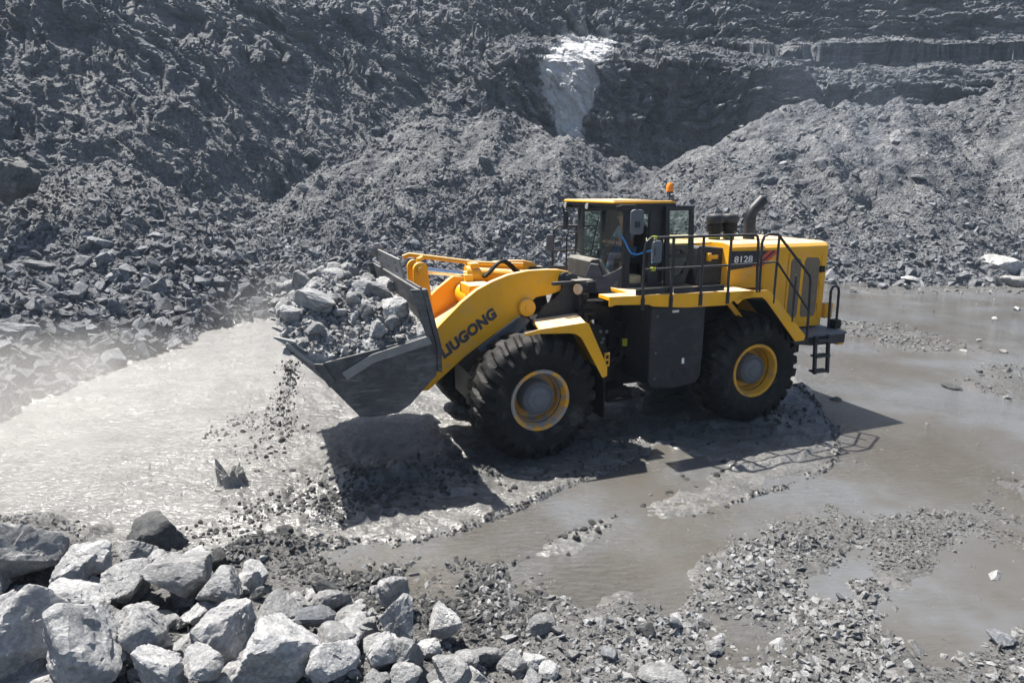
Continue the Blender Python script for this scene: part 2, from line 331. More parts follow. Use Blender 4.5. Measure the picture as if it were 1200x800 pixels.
def ground_h(x, y):
    z = -0.075 + 0.02 * fbm(v2(x, y, 0.5), 3, 3)
    near = sstep(45, 15, np.hypot(x, y))
    wob = 0.10 * fbm(v2(x, y, 2.5), 3, 51) + 0.12 * fbm(v2(x, y, 0.7), 2, 52)
    p1, p2 = poly_sd(x, y, MUD1), poly_sd(x, y, MUD2); m1 = np.maximum(sstep(-0.14, 0.14, p1 + wob * 0.8), 0.86 * sstep(-0.25, 0.25, p2 + wob * 1.3))
    lump = fbm(np.c_[x * 3.2 + y * 0.8, y * 5.2, 0 * x], 5, 61, 0.62)
    fine = fbm(np.c_[x * 8 + y * 2, y * 10 - x * 1.5, 0 * x], 3, 64, 0.6); flow = sstep(-0.5, 0.3, fbm(v2(x, y, 0.55), 3, 65))
    z = z + m1 * (0.094 + (0.005 + 0.011 * flow) * fine * sstep(24, 14, np.hypot(x, y)) + 0.009 * lump + 0.018 * fbm(v2(x, y, 1.1), 2, 66))
    edge = np.maximum(np.exp(-((p1 - 0.07) / 0.075) ** 2) * (0.2 + 0.8 * sstep(-2.2, -0.6, x)), np.exp(-((p2 - 0.07) / 0.06) ** 2) * sstep(2.6, 3.4, x))
    z = z + 0.042 * edge * np.clip(0.7 + 1.0 * fbm(v2(x, y, 9), 3, 67), 0, 2) * near
    # wavelets of mud dragged along by the tyres, following the curve of the track
    cc = at(640, 430); rr_ = np.hypot(x - cc[0], (y - cc[1]) * 1.25) + 0.25 * fbm(v2(x, y, 0.9), 2, 69); z = z + m1 * near * 0.016 * np.sin(rr_ * 9 + 2 * fbm(v2(x, y, 1.6), 2, 70)) * sstep(2.0, 3.0, rr_) * sstep(8, 5.5, rr_)
    g = sstep(-0.35, 0.35, poly_sd(x, y, GRAV) + wob * 2)
    z = z + g * (0.085 + 0.075 * fbm(v2(x, y, 0.9), 4, 71) + 0.02 * fbm(v2(x, y, 7), 3, 73))
    gb = 0 * x
    for k, bp in enumerate(BARS):
        gk = sstep(-0.5, 0.4, poly_sd(x, y, bp) + wob * 3); gb = np.maximum(gb, gk)
    z = z + gb * (0.068 + 0.05 * fbm(v2(x, y, 1.7), 4, 81))
    hf = sstep(-0.4, 1.6, poly_sd(x, y, HEAPFG) + wob)
    z = z + hf * (0.30 + 0.10 * fbm(v2(x, y, 0.8), 3, 91))
    # churned, trodden mud by the tyres and under the bucket
    ch = 0 * x
    for (px, py, rr) in ((620, 535, 1.3), (560, 545, 1.2), (470, 560, 1.5), (860, 490, 1.3), (780, 470, 1.6), (420, 590, 1.1), (690, 500, 1.4), (930, 480, 1.0), (320, 580, .8)):
        c = at(px, py); ch = np.maximum(ch, np.exp(-((x - c[0]) ** 2 + (y - c[1]) ** 2) / rr ** 2))
    z = z + ch * 0.045 * fbm(v2(x, y, 4.5), 4, 95)
    # a clod ridge pushed up below the bucket
    c = at(440, 560); z = z + 0.15 * (1 + 0.55 * fbm(v2(x, y, 5.5), 4, 97)) * np.exp(-(((x - c[0]) * 0.95 + (y - c[1]) * 0.3) / 0.75) ** 2 - (((y - c[1]) - 0.3 * (x - c[0])) / 0.33) ** 2)
    return z, np.clip(np.maximum(g, gb * 0.9), 0, 1), ch
def heaps(x, y, rough=1.0):
    l = np.full(len(x), -50.0); mdl = l.copy(); r = l.copy(); far = np.where((y > 8) & (y < 62))[0]; xx, yy = x[far], y[far]
    n = 0.42 * fbm(v2(xx, yy, 0.28), 3, 101) + 0.13 * rough * fbm(v2(xx, yy, 1.2), 3, 105)
    gul = 0.35 * (1 - np.abs(vnoise(v2(xx, yy * 0.25, 0.42), 108))) - 0.2           # runnels down the slope
    l[far] = np.maximum(np.maximum(heap_h(xx, yy, RL), heap_h(xx, yy, RLb)), heap_h(xx, yy, RLc)) + n * 0.8
    mdl[far] = np.maximum(heap_h(xx, yy, RM), heap_h(xx, yy, RM2)) + n * 1.7 + gul * 1.3
    r[far] = np.maximum(heap_h(xx, yy, RR), heap_h(xx, yy, RR2)) + n * 1.5 + gul * 1.3
    return l, mdl, r
az = np.r_[np.linspace(-78, -46, 40, endpoint=False), np.linspace(-46, 46, 780, endpoint=False), np.linspace(46, 78, 41)] * math.pi / 180
pyv = np.linspace(math.atan2(CAMH, 2.3), math.atan2(CAMH, 31.0), 430, endpoint=False)
r0 = CAMH / np.tan(pyv); NA = len(az); NF = 690; NR = len(r0) + NF
# beyond the basin the rows follow the length of the slope, so that steep faces are as finely cut as flat ones
ac_ = az[::6]; rs_ = np.linspace(31, 120, 1000); A1, R1 = np.meshgrid(ac_, rs_, indexing='ij'); x1, y1 = (R1 * np.sin(A1)).ravel(), (R1 * np.cos(A1)).ravel()
z1 = np.maximum(np.maximum(0, wall_h(x1, y1)), np.stack(heaps(x1, y1)).max(0)).reshape(A1.shape)
seg = np.hypot(np.diff(rs_)[None, :], np.diff(z1, axis=1)) * np.where(rs_[1:] < 86 + 14 * sstep(0.30, 0.55, np.abs(ac_))[:, None], 1.0, 0.12)
cum = np.c_[np.zeros(len(ac_)), np.cumsum(seg, 1)]; rr_ = np.stack([np.interp(np.linspace(0, c[-1], NF), c, rs_) for c in cum])
for _ in range(2): rr_[1:-1] = (rr_[:-2] + 2 * rr_[1:-1] + rr_[2:]) / 4
rf = np.stack([np.interp(az, ac_, rr_[:, j]) for j in range(NF)])
RD = np.r_[np.repeat(r0[:, None], NA, 1), rf]; AZ = np.repeat(az[None, :], NR, 0)
X = (RD * np.sin(AZ)).ravel(); Y = (RD * np.cos(AZ)).ravel()
GZ, GG, CH = ground_h(X, Y)
WZ = wall_h(X, Y)
HL, HM, HR = heaps(X, Y)
ST = np.stack([GZ, HL, HM, HR, WZ]); REG = ST.argmax(0); Z = ST.max(0)
k = 0.5; Z = np.where(Z > 0.25, Z + k * np.log(np.exp((ST - Z) / k).sum(0)) * np.clip((Z - .25) / 2, 0, 1) * 0.6, Z)
P = np.stack([X, Y, Z], 1)
G3 = P.reshape(NR, NA, 3)
du = np.gradient(G3, axis=1); dv = np.gradient(G3, axis=0)
NM = np.cross(du.reshape(-1, 3), dv.reshape(-1, 3)); NM /= np.linalg.norm(NM, axis=1)[:, None] + 1e-12
NM[NM[:, 2] < 0] *= -1
wallm = sstep(-0.8, 1.2, WZ - ST[1:4].max(0)) * (WZ > 0.2)
heapm = (1 - wallm) * sstep(0.0, 1.1, ST[1:4].max(0) - GZ)
scree = np.clip(sstep(0.05, 0.35, fbm(P * 0.16, 4, 120)) * sstep(12, 4, Z) + sstep(-0.35, 0.15, fbm(P * 0.2, 4, 121)) * sstep(-1, -7, P[:, 0]) * sstep(16, 9, Z), 0, 1) * 0.85
bench = sstep(0.75, 0.9, NM[:, 2])
rocky = wallm * (1 - 0.75 * scree) * (1 - 0.5 * bench)
D = np.zeros(len(P)); wi = np.where(wallm > 0.01)[0]
Pw = P[wi] + 0.8 * np.stack([fbm(P[wi] * 0.25, 3, s) for s in (131, 133, 137)], 1)
# bedding dips to the right on the left half, flattens to the right
ang = np.interp(Pw[:, 0], [-30, -5, 8, 22], [0.90, 0.85, 0.70, 0.06])
ca, sa = np.cos(ang), np.sin(ang)
S = np.stack([Pw[:, 0] * ca - Pw[:, 2] * sa, Pw[:, 1], Pw[:, 0] * sa + Pw[:, 2] * ca], 1)
c1, e1 = cellrand(S / np.array([5.5, 4.0, 1.1]), 200); c2, e2 = cellrand(S / np.array([2.3, 1.6, 0.34]) + 5, 210); c3, e3 = cellrand(S / np.array([0.9, 0.7, 0.15]) + 9, 220)
c4, e4 = cellrand(S / np.array([0.42, 0.36, 0.10]) + 3, 225)
D[wi] = 1.2 * (c1 - 0.5) * np.where((Pw[:, 2] > 14) & (Pw[:, 0] > 4), 1.5, 1.0) + 0.62 * (c2 - 0.5) + 0.28 * (c3 - 0.5) + 0.13 * (c4 - 0.5) - 0.3 * sstep(0.12, 0, e1)
D[wi] *= np.interp(Pw[:, 0], [-10, 2], [0.8, 1.0])
D[wi] += 0.35 * fbm(S * np.array([0.5, 0.5, 1.5]), 4, 230)
lat = P[:, 0] - (np.interp(P[:, 2], [7, 10, 13, 15, 17.5], [4.9, 4.8, 4.6, 5.3, 6.9]) + 0.4 * fbm(P * 0.5, 2, 300))
pale = sstep(1.15, 0.85, np.abs(lat) / np.interp(P[:, 2], [7, 9, 12, 16], [.9, 1.3, 2.3, 2.5]) + 0.20 * fbm(P * 0.9, 2, 305) + 0.22 * fbm(P * 3.5, 3, 306)) * sstep(7, 9, P[:, 2]) * sstep(20, 17, P[:, 2]) * wallm
D *= rocky * (1 - 0.6 * pale)
D += wallm * (1 - rocky) * 0.16 * fbm(P * 1.8, 4, 240)
hi = np.where(heapm > 0.01)[0]
hc, he = cellrand(P[hi] * np.array([1.1, 1.1, 1.6]), 250); hc2, _ = cellrand(P[hi] * np.array([2.8, 2.8, 3.8]), 255)
patch = sstep(-0.1, 0.5, fbm(P[hi] * 0.3, 3, 260))
D[hi] += heapm[hi] * (patch * (0.22 * (hc - 0.4)) + 0.07 * (hc2 - 0.5) + 0.07 * fbm(P[hi] * 1.3, 3, 270))
dirn = NM.copy(); dirn[:, 2] *= 0.7
P = P + dirn * D[:, None]
def region_obj(name, mask_faces, material, attrs):
    f = FACES[mask_faces]; used = np.unique(f); remap = np.full(len(P), -1); remap[used] = np.arange(len(used))
    me = bpy.data.meshes.new(name); v = P[used]; f2 = remap[f]
    me.vertices.add(len(v)); me.vertices.foreach_set('co', v.ravel())
    me.loops.add(f2.size); me.loops.foreach_set('vertex_index', f2.ravel().astype(np.int32))
    me.polygons.add(len(f2)); me.polygons.foreach_set('loop_start', np.arange(0, f2.size, 4, dtype=np.int32))
    me.update(calc_edges=True)
    for n_, a in attrs.items():
        at_ = me.attributes.new(n_, 'FLOAT', 'POINT'); at_.data.foreach_set('value', a[used].astype(np.float32))
    me.materials.append(material); me.shade_smooth() if name == 'ground' else me.shade_flat()
    o = bpy.data.objects.new(name, me); COL.objects.link(o); return o
ii = np.arange(NR - 1)[:, None] * NA + np.arange(NA - 1)[None, :]
FACES = np.stack([ii, ii + 1, ii + NA + 1, ii + NA], -1).reshape(-1, 4)
FR = REG[FACES[:, 0]]
screeA = np.clip(scree * wallm + heapm, 0, 1)
go = region_obj('ground', FR == 0, M['ground'], {'gravel': GG, 'churn': CH}); go['kind'] = 'structure'
for nm_, r_ in (('left_rubble_slope', 1), ('middle_rubble_slope', 2), ('right_rubble_slope', 3), ('quarry_wall', 4)):
    o = region_obj(nm_, FR == r_, M['wall'], {'scree': screeA, 'pale': pale}); o['kind'] = 'structure'
# outside the pit the land goes on to the horizon
me = bpy.data.meshes.new('distant_ground'); s_ = 480
me.from_pydata([(-s_, -s_, -0.9), (s_, -s_, -0.9), (s_, s_, -0.9), (-s_, s_, -0.9)], [], [(0, 1, 2, 3)]); me.materials.append(M['ground'])
o = bpy.data.objects.new('distant_ground', me); COL.objects.link(o); o['kind'] = 'structure'
me = bpy.data.meshes.new('muddy_water')
me.from_pydata([(-60, 1.2, -0.02), (60, 1.2, -0.02), (60, 45, -0.02), (-60, 45, -0.02)], [], [(0, 1, 2, 3)]); me.materials.append(M['water'])
o = bpy.data.objects.new('muddy_water', me); COL.objects.link(o); o['kind'] = 'structure'
def gz(x, y): return float(ground_h(np.array([x]), np.array([y]))[0][0])
def surf(x, y):
    xs, ys = np.array([x]), np.array([y]); return float(max(ground_h(xs, ys)[0][0], *[h[0] for h in heaps(xs, ys)]))

# ------------------------------------------------------------------ rocks
def rock_mesh(name, seed, sub, material, planes=13, chip=0.03, squash=(1, 0.8, 0.65), smooth=True):
    r = np.random.default_rng(seed); bm = bmesh.new(); bmesh.ops.create_icosphere(bm, subdivisions=sub, radius=1)
    d = np.array([v.co[:] for v in bm.verts]); d /= np.linalg.norm(d, axis=1)[:, None]
    n = r.normal(size=(planes, 3)); n /= np.linalg.norm(n, axis=1)[:, None]; dd = r.uniform(0.52, 0.95, planes)
    rr = np.min(np.where(d @ n.T > 0.05, dd / np.maximum(d @ n.T, 0.05), 9), axis=1); rr = np.minimum(rr, 1.25)
    n2 = r.normal(size=(planes, 3)); n2 /= np.linalg.norm(n2, axis=1)[:, None]
    q = d * rr[:, None]; sup = (q @ n2.T).max(0) * r.uniform(0.93, 0.99, planes)
    rr = np.minimum(rr, np.min(np.where(d @ n2.T > 0.05, sup / np.maximum(d @ n2.T, 0.05), 9), axis=1))
    p = d * rr[:, None]
    if chip and sub > 2:
        M3 = np.linalg.qr(r.normal(size=(3, 3)))[0]
        c, e = cellrand((p @ M3) * np.array([2.2, 2.2, 5.5]) + seed, 900 + seed)
        p = p + d * (chip * 1.6 * (c - 0.5) + chip * 0.45 * fbm(p * 3 + seed, 4, 40 + seed) + chip * 0.45 * (cellrand((p @ M3) * np.array([5, 5, 12.0]) + seed, 950 + seed)[0] - .5))[:, None]
    p *= np.array(squash)
    p /= np.abs(p).max()
    for v, cc in zip(bm.verts, p): v.co = cc
    me = bpy.data.meshes.new(name); bm.to_mesh(me); bm.free(); me.materials.append(material)
    if smooth:
        me.shade_smooth(); me.set_sharp_from_angle(angle=R(20))
    return me
def hull_mesh(name, seed, material, squash):
    r = np.random.default_rng(seed); bm = bmesh.new(); n = int(r.integers(9, 14))
    p = r.uniform(-1, 1, (n, 3)); p /= (np.abs(p) ** 3).sum(1)[:, None] ** (1 / 3); p *= r.uniform(.7, 1, (n, 1)) * np.array(squash)
    vs = [bm.verts.new(q) for q in p]; g = bmesh.ops.convex_hull(bm, input=vs)
    bmesh.ops.delete(bm, geom=[v for v in bm.verts if not v.link_faces], context='VERTS')
    me = bpy.data.meshes.new(name); bm.to_mesh(me); bm.free(); me.materials.append(material); me.shade_flat(); return me
def hull_set(name, n, material, s0):
    sq = [(1, .85, .6), (1, .6, .35), (1, .8, .75), (1, .7, .25), (1, .5, .45), (1, .9, .5)]
    return [hull_mesh(name, s0 + i, material, sq[i % 6]) for i in range(n)]
def rock_set(name, n, sub, material, s0, **kw):
    sq = [(1, .85, .7), (1, .7, .55), (1, .9, .85), (1, .75, .42), (1, .62, .6)]
    return [rock_mesh(name, s0 + i, sub, material, planes=8 + (i * 5) % 6, squash=sq[i % 5], **kw) for i in range(n)]
BIG = [rock_mesh('boulder', 10 + i, 5, M['boulder'], planes=9 + (i * 5) % 5, squash=[(1, .92, .85), (1, .85, .95), (1, .95, .78), (.9, 1, .9)][i % 4], chip=0.05) for i in range(12)]
MID = [rock_mesh('rock', 40 + i, 4, M['boulder'], planes=8 + (i * 5) % 5, squash=[(1, .9, .8), (1, .8, .7), (1, .95, .85), (.9, 1, .75)][i % 4], chip=0.05) for i in range(10)]
MIDG = rock_set('rock', 10, 3, M['rock'], 60)
MIDD = rock_set('rock', 4, 4, M['darkrock'], 80)
MIDW = rock_set('rock', 5, 4, M['whiterock'], 90)
def rock(name, mesh, loc, size, rot, label, cat='rock', group=None, scale=None):
    o = bpy.data.objects.new(name, mesh); COL.objects.link(o); o.location = loc; o.rotation_euler = rot
    o.scale = scale if scale is not None else (size,) * 3
    return tag(o, label, cat, group)

# scattered stones that nobody could count: points with size, turn and shape, filled in by geometry nodes
def src(name, meshes):
    out = []
    for i, me in enumerate(meshes):
        o = bpy.data.objects.new(name + '_shape', me); out.append(o)
    return out
def scatter(name, pts, size, meshes, flat=0.6):
    n = len(pts); me = bpy.data.meshes.new(name); me.vertices.add(n); me.vertices.foreach_set('co', np.asarray(pts, dtype=np.float32).ravel())
    a = me.attributes.new('sc', 'FLOAT_VECTOR', 'POINT'); s3 = size[:, None] * rng.uniform(0.75, 1.2, (n, 3)); a.data.foreach_set('vector', s3.astype(np.float32).ravel())
    a = me.attributes.new('rt', 'FLOAT_VECTOR', 'POINT'); r3 = np.c_[rng.normal(0, flat, n), rng.normal(0, flat, n), rng.uniform(0, 6.28, n)]; a.data.foreach_set('vector', r3.astype(np.float32).ravel())
    a = me.attributes.new('ix', 'INT', 'POINT'); a.data.foreach_set('value', rng.integers(0, len(meshes), n).astype(np.int32))
    o = bpy.data.objects.new(name, me); COL.objects.link(o); o['kind'] = 'stuff'
    ng = bpy.data.node_groups.new(name, 'GeometryNodeTree')
    ng.interface.new_socket('Geometry', in_out='INPUT', socket_type='NodeSocketGeometry'); ng.interface.new_socket('Geometry', in_out='OUTPUT', socket_type='NodeSocketGeometry')
    gi = ng.nodes.new('NodeGroupInput'); gout = ng.nodes.new('NodeGroupOutput'); ip = ng.nodes.new('GeometryNodeInstanceOnPoints'); jn = ng.nodes.new('GeometryNodeJoinGeometry')
    for s in reversed(src(name, meshes)):
        oi = ng.nodes.new('GeometryNodeObjectInfo'); oi.inputs['Object'].default_value = s; oi.inputs['As Instance'].default_value = True
        ng.links.new(oi.outputs['Geometry'], jn.inputs[0])
    def na(nm, t):
        x = ng.nodes.new('GeometryNodeInputNamedAttribute'); x.data_type = t; x.inputs[0].default_value = nm; return x.outputs[0]
    er = ng.nodes.new('FunctionNodeEulerToRotation'); ng.links.new(na('rt', 'FLOAT_VECTOR'), er.inputs[0])
    ip.inputs['Pick Instance'].default_value = True
    ng.links.new(gi.outputs[0], ip.inputs['Points']); ng.links.new(jn.outputs[0], ip.inputs['Instance']); ng.links.new(na('ix', 'INT'), ip.inputs['Instance Index'])
    ng.links.new(er.outputs[0], ip.inputs['Rotation']); ng.links.new(na('sc', 'FLOAT_VECTOR'), ip.inputs['Scale']); ng.links.new(ip.outputs[0], gout.inputs[0])
    md = o.modifiers.new('scatter', 'NODES'); md.node_group = ng
    return o
SMALL = hull_set('stone', 18, M['rock'], 110)
SMALLG = hull_set('stone', 18, M['gravel'], 140)
SMALLP = hull_set('stone', 14, M['boulder'], 190)
SMALLD = hull_set('stone', 10, M['darkrock'], 170)
LUMP = rock_set('lump', 5, 2, M['mudlump'], 170, smooth=True)
def powsize(n, lo, hi, a=2.2):
    u = rng.uniform(0, 1, n); return (lo ** (1 - a) + u * (hi ** (1 - a) - lo ** (1 - a))) ** (1 / (1 - a))
# sample the finished slopes by area
fa = P[FACES]; AR = np.linalg.norm(np.cross(fa[:, 2] - fa[:, 0], fa[:, 3] - fa[:, 1]), axis=1) / 2
FC = fa.mean(1); inview = (np.abs(FC[:, 0]) < FC[:, 1] * 1.0 + 4) & (FC[:, 1] < 72)
def on_slope(n, regs, w=None):
    pr = AR * np.isin(FR, regs) * inview
    if w is not None: pr = pr * w
    f = rng.choice(len(FACES), n, p=pr / pr.sum()); q = fa[f]; a, b_ = rng.uniform(0, 1, (2, n, 1))
    return (q[:, 0] * (1 - a) + q[:, 1] * a) * (1 - b_) + (q[:, 3] * (1 - a) + q[:, 2] * a) * b_
dist = FC[:, 1]
low = np.clip(1.6 - FC[:, 2] / 4.5, 0.25, 2) ** 2
pt = on_slope(60000, [1], 1 / np.maximum(dist, 8) ** 1.2)
scatter('left_heap_rubble', pt, powsize(len(pt), 0.035, 0.38, 2.5) * np.interp(pt[:, 2], [0, 2, 5.5], [1.25, 1.05, .6]), SMALL)
cl = sstep(-0.1, 0.4, fbm(FC * 0.3, 3, 410)) + 0.12; foot = np.clip(2.2 - FC[:, 2] / 2.2, 0, 2.2)
pt = on_slope(70000, [2], cl + .5 * foot); scatter('middle_heap_rubble', pt, powsize(len(pt), 0.036, 0.36, 3.0) * np.interp(pt[:, 2], [0, 1.5, 4], [1.4, 1.2, .8]), SMALL)
pt = on_slope(80000, [3], cl + .6 * foot); scatter('right_heap_rubble', pt, powsize(len(pt), 0.036, 0.40, 3.0) * np.interp(pt[:, 2], [0, 1.5, 4], [1.4, 1.15, .75]), SMALL)
wl = np.clip(scree[FACES[:, 0]] + bench[FACES[:, 0]] + 0.15, 0, 1.5) * (1 - pale[FACES[:, 0]])
pt = on_slope(75000, [4], wl * np.interp(FC[:, 0], [-14, 0], [.8, 1])); scatter('wall_rubble', pt, powsize(len(pt), 0.045, 0.42, 3.0), SMALLD + SMALL[:8])
def in_poly(poly, n, pad=0.0, power=0.0):
    Q = np.array([p[:2] for p in poly]); lo, hi = Q.min(0), Q.max(0); lo = np.maximum(lo, (-30, 3.2)); hi = np.minimum(hi, (32, 40)); out = []
    while len(out) < n:
        x = rng.uniform(lo[0], hi[0], 4 * n); y = rng.uniform(lo[1], hi[1], 4 * n)
        keep = (poly_sd(x, y, poly) > pad + 0.25 * vnoise(v2(x, y, 1.2), 77)) & (np.abs(x) < y * 0.95 + 1.5) & (rng.uniform(0, 1, len(x)) < (4.0 / np.maximum(y, 4)) ** power)
        out += list(zip(x[keep], y[keep]))
    x, y = np.array(out[:n]).T; return x, y
def stones(name, poly, n, lo, hi, a, meshes, pad=0.0, power=0.8, sink=0.25):
    x, y = in_poly(poly, n, pad, power); s = powsize(n, lo, hi, a)
    c = fbm(v2(x, y, 0.8), 3, 500); k_ = rng.uniform(-0.9, 0.9, n) < c + 0.35; x, y, s = x[k_], y[k_], s[k_]
    z = ground_h(x, y)[0]; scatter(name, np.c_[x, y, z + s * (0.35 - sink)], s, meshes)
stones('dark_grit', GRAV, 40000, 0.006, 0.030, 2.0, SMALLD + SMALL[:4], -0.15)
stones('gravel_bank', GRAV, 15000, 0.014, 0.10, 2.2, SMALLG + SMALLP[:6], -0.15)
stones('dark_gravel', A([(240, 665), (330, 632), (420, 650), (530, 640), (600, 660), (640, 720), (560, 760), (400, 700)]), 9000, 0.01, 0.07, 2.3, SMALLD + LUMP[:2], -0.1, 0.3)
for k_, bp in enumerate(BARS):
    stones('gravel_bar', bp, (7000, 3500, 2500, 2500, 1800)[k_], 0.012, (0.06, 0.1, 0.11, 0.08, 0.2)[k_], 2.3, SMALLG, -0.35, 0.3)
for k_, bp in enumerate((A([(790, 735), (850, 668), (905, 632), (950, 640), (950, 690), (900, 740), (860, 830), (640, 830), (700, 770)]), A([(960, 720), (1030, 690), (1085, 745), (1060, 800), (900, 830), (890, 790)]), A([(560, 690), (600, 660), (660, 712), (760, 735), (760, 800), (620, 800)]), A([(1090, 760), (1200, 735), (1300, 760), (1300, 860), (1100, 840)]))):
    stones('gravel_ridge', bp, (1900, 900, 1000, 500)[k_], 0.018, 0.085, 2.0, SMALLP + SMALLG[:6], -0.1, 0.2)
x = rng.uniform(2, 22, 2600); y = rng.uniform(6, 30, 2600); kk = (np.abs(x) < y * 0.9) & (fbm(v2(x, y, .5), 3, 510) > 0.1); x, y = x[kk], y[kk]
s = powsize(len(x), 0.012, 0.09, 2.4); scatter('stones_in_the_shallows', np.c_[x, y, np.maximum(ground_h(x, y)[0], -0.03)], s, SMALLG)
# clods along the edges of the mud flows
def along(L, n, spread, lo, hi, name):
    Q = np.array(A(L))[:, :2]; sg = np.linalg.norm(np.diff(Q, axis=0), axis=1); cs = np.r_[0, np.cumsum(sg)]; u = rng.uniform(0, cs[-1], n)
    x = np.interp(u, cs, Q[:, 0]) + rng.normal(0, spread, n); y = np.interp(u, cs, Q[:, 1]) + rng.normal(0, spread, n)
    s = powsize(n, lo, hi, 2.0); scatter(name, np.c_[x, y, ground_h(x, y)[0] + s * 0.15], s, LUMP, 0.4)
along([(460, 644), (545, 622), (620, 592), (700, 557), (758, 533)], 1300, 0.07, 0.007, 0.035, 'mud_clods')
along([(800, 618), (872, 587), (932, 567), (970, 553), (985, 536), (983, 505), (955, 470), (925, 450)], 1900, 0.07, 0.007, 0.04, 'mud_clods')
along([(640, 640), (718, 596), (770, 572), (844, 548)], 160, 0.14, 0.02, 0.09, 'mud_clods')
along([(230, 640), (280, 612), (340, 585), (400, 600), (420, 560)], 500, 0.22, 0.012, 0.06, 'mud_clods')
along([(250, 510), (300, 490), (335, 505), (290, 540)], 260, 0.25, 0.012, 0.06, 'mud_clods')
along([(540, 545), (610, 545), (690, 530), (760, 510), (850, 500), (920, 480)], 900, 0.4, 0.012, 0.07, 'mud_clods')
along([(380, 570), (440, 585), (520, 560), (560, 540)], 600, 0.3, 0.012, 0.07, 'mud_clods')

# ------------------------------------------------------------------ the wheel loader
# local frame: a = along the machine (front axle 0, rear axle 4.4, bucket negative), w = across (towards the photographer), z = up
class MB:
    def __init__(s): s.v = []; s.f = []
    def add(s, vs, fs):
        b0 = len(s.v); s.v += [(p[0], -p[1], p[2]) for p in vs]; s.f += [tuple(i + b0 for i in f) for f in fs]; return s
    def box(s, a0, a1, w0, w1, z0, z1):
        return s.add([(a, w, z) for a in (a0, a1) for w in (w0, w1) for z in (z0, z1)], [(0, 1, 3, 2), (4, 6, 7, 5), (0, 4, 5, 1), (2, 3, 7, 6), (0, 2, 6, 4), (1, 5, 7, 3)])
    def prism(s, poly, w0, w1):                      # outline in (a, z), extruded across
        n = len(poly)
        return s.add([(p[0], w0, p[1]) for p in poly] + [(p[0], w1, p[1]) for p in poly], [tuple(range(n)), tuple(range(2 * n - 1, n - 1, -1))] + [(i, (i + 1) % n, n + (i + 1) % n, n + i) for i in range(n)])
    def prism_a(s, poly, a0, a1):                    # outline in (w, z), extruded along
        n = len(poly)
        return s.add([(a0, p[0], p[1]) for p in poly] + [(a1, p[0], p[1]) for p in poly], [tuple(range(n)), tuple(range(2 * n - 1, n - 1, -1))] + [(i, (i + 1) % n, n + (i + 1) % n, n + i) for i in range(n)])
    def loft(s, A_, B_):                             # two outlines with equal counts (3-D)
        n = len(A_)
        return s.add(list(A_) + list(B_), [tuple(range(n)), tuple(range(2 * n - 1, n - 1, -1))] + [(i, (i + 1) % n, n + (i + 1) % n, n + i) for i in range(n)])
    def sheet(s, line, w0, w1, t):                   # bent plate: polyline in (a, z) with thickness t to its left
        L = [Vector((p[0], 0, p[1])) for p in line]; off = []
        for i in range(len(L)):
            d = (L[min(i + 1, len(L) - 1)] - L[max(i - 1, 0)]).normalized(); off.append((L[i].x - d.z * t, L[i].z + d.x * t))
        poly = [tuple(p) for p in line] + off[::-1]; n = len(line)
        vs = [(p[0], w0, p[1]) for p in poly] + [(p[0], w1, p[1]) for p in poly]; m = 2 * n; fs = []
        for i in range(n - 1):
            fs += [(i, i + 1, m - 2 - i, m - 1 - i), (m + i, 2 * m - 1 - i, 2 * m - 2 - i, m + i + 1)]
        fs += [(i, (i + 1) % m, m + (i + 1) % m, m + i) for i in range(m)]
        return s.add(vs, fs)
    def cyl(s, p0, p1, r0, r1=None, n=20):
        r1 = r0 if r1 is None else r1; p0, p1 = Vector(p0), Vector(p1); d = (p1 - p0).normalized()
        u = d.orthogonal().normalized(); v = d.cross(u)
        c = [math.cos(2 * math.pi * i / n) * u + math.sin(2 * math.pi * i / n) * v for i in range(n)]
        return s.add([p0 + q * r0 for q in c] + [p1 + q * r1 for q in c], [tuple(range(n))[::-1], tuple(range(n, 2 * n))] + [(i, (i + 1) % n, n + (i + 1) % n, n + i) for i in range(n)])
    def tube(s, pts, r, n=8):
        P_ = [Vector(p) for p in pts]; rings = []; u = None
        for i, p in enumerate(P_):
            d = (P_[min(i + 1, len(P_) - 1)] - P_[max(i - 1, 0)]).normalized()
            u = d.orthogonal().normalized() if u is None else (u - d * u.dot(d)).normalized(); v = d.cross(u)
            k_ = 1.0
            if 0 < i < len(P_) - 1:
                k_ = 1 / max(0.5, math.cos((P_[i] - P_[i - 1]).angle(P_[i + 1] - P_[i]) / 2))
            rings.append([p + (math.cos(6.28318 * j / n) * u + math.sin(6.28318 * j / n) * v) * r * (k_ if 0 else 1) for j in range(n)])
        b0 = len(s.v); vs = [q for rg in rings for q in rg]
        fs = [(i * n + j, i * n + (j + 1) % n, (i + 1) * n + (j + 1) % n, (i + 1) * n + j) for i in range(len(P_) - 1) for j in range(n)]
        return s.add(vs, fs + [tuple(range(n))[::-1], tuple(range((len(P_) - 1) * n, len(P_) * n))])
    def lathe(s, c, prof, n=48):                     # profile of (w offset, radius) turned about the across axis
        m = len(prof); vs = [(c[0] + r * math.cos(2 * math.pi * i / n), c[1] + w, c[2] + r * math.sin(2 * math.pi * i / n)) for i in range(n) for (w, r) in prof]
        return s.add(vs, [(i * m + j, i * m + j + 1, ((i + 1) % n) * m + j + 1, ((i + 1) % n) * m + j) for i in range(n) for j in range(m - 1)])
    def lathe_z(s, c, prof, n=24):                   # profile of (z offset, radius) turned about a vertical axis
        m = len(prof); vs = [(c[0] + r * math.cos(2 * math.pi * i / n), c[1] + r * math.sin(2 * math.pi * i / n), c[2] + z) for i in range(n) for (z, r) in prof]
        return s.add(vs, [(i * m + j, i * m + j + 1, ((i + 1) % n) * m + j + 1, ((i + 1) % n) * m + j) for i in range(n) for j in range(m - 1)])
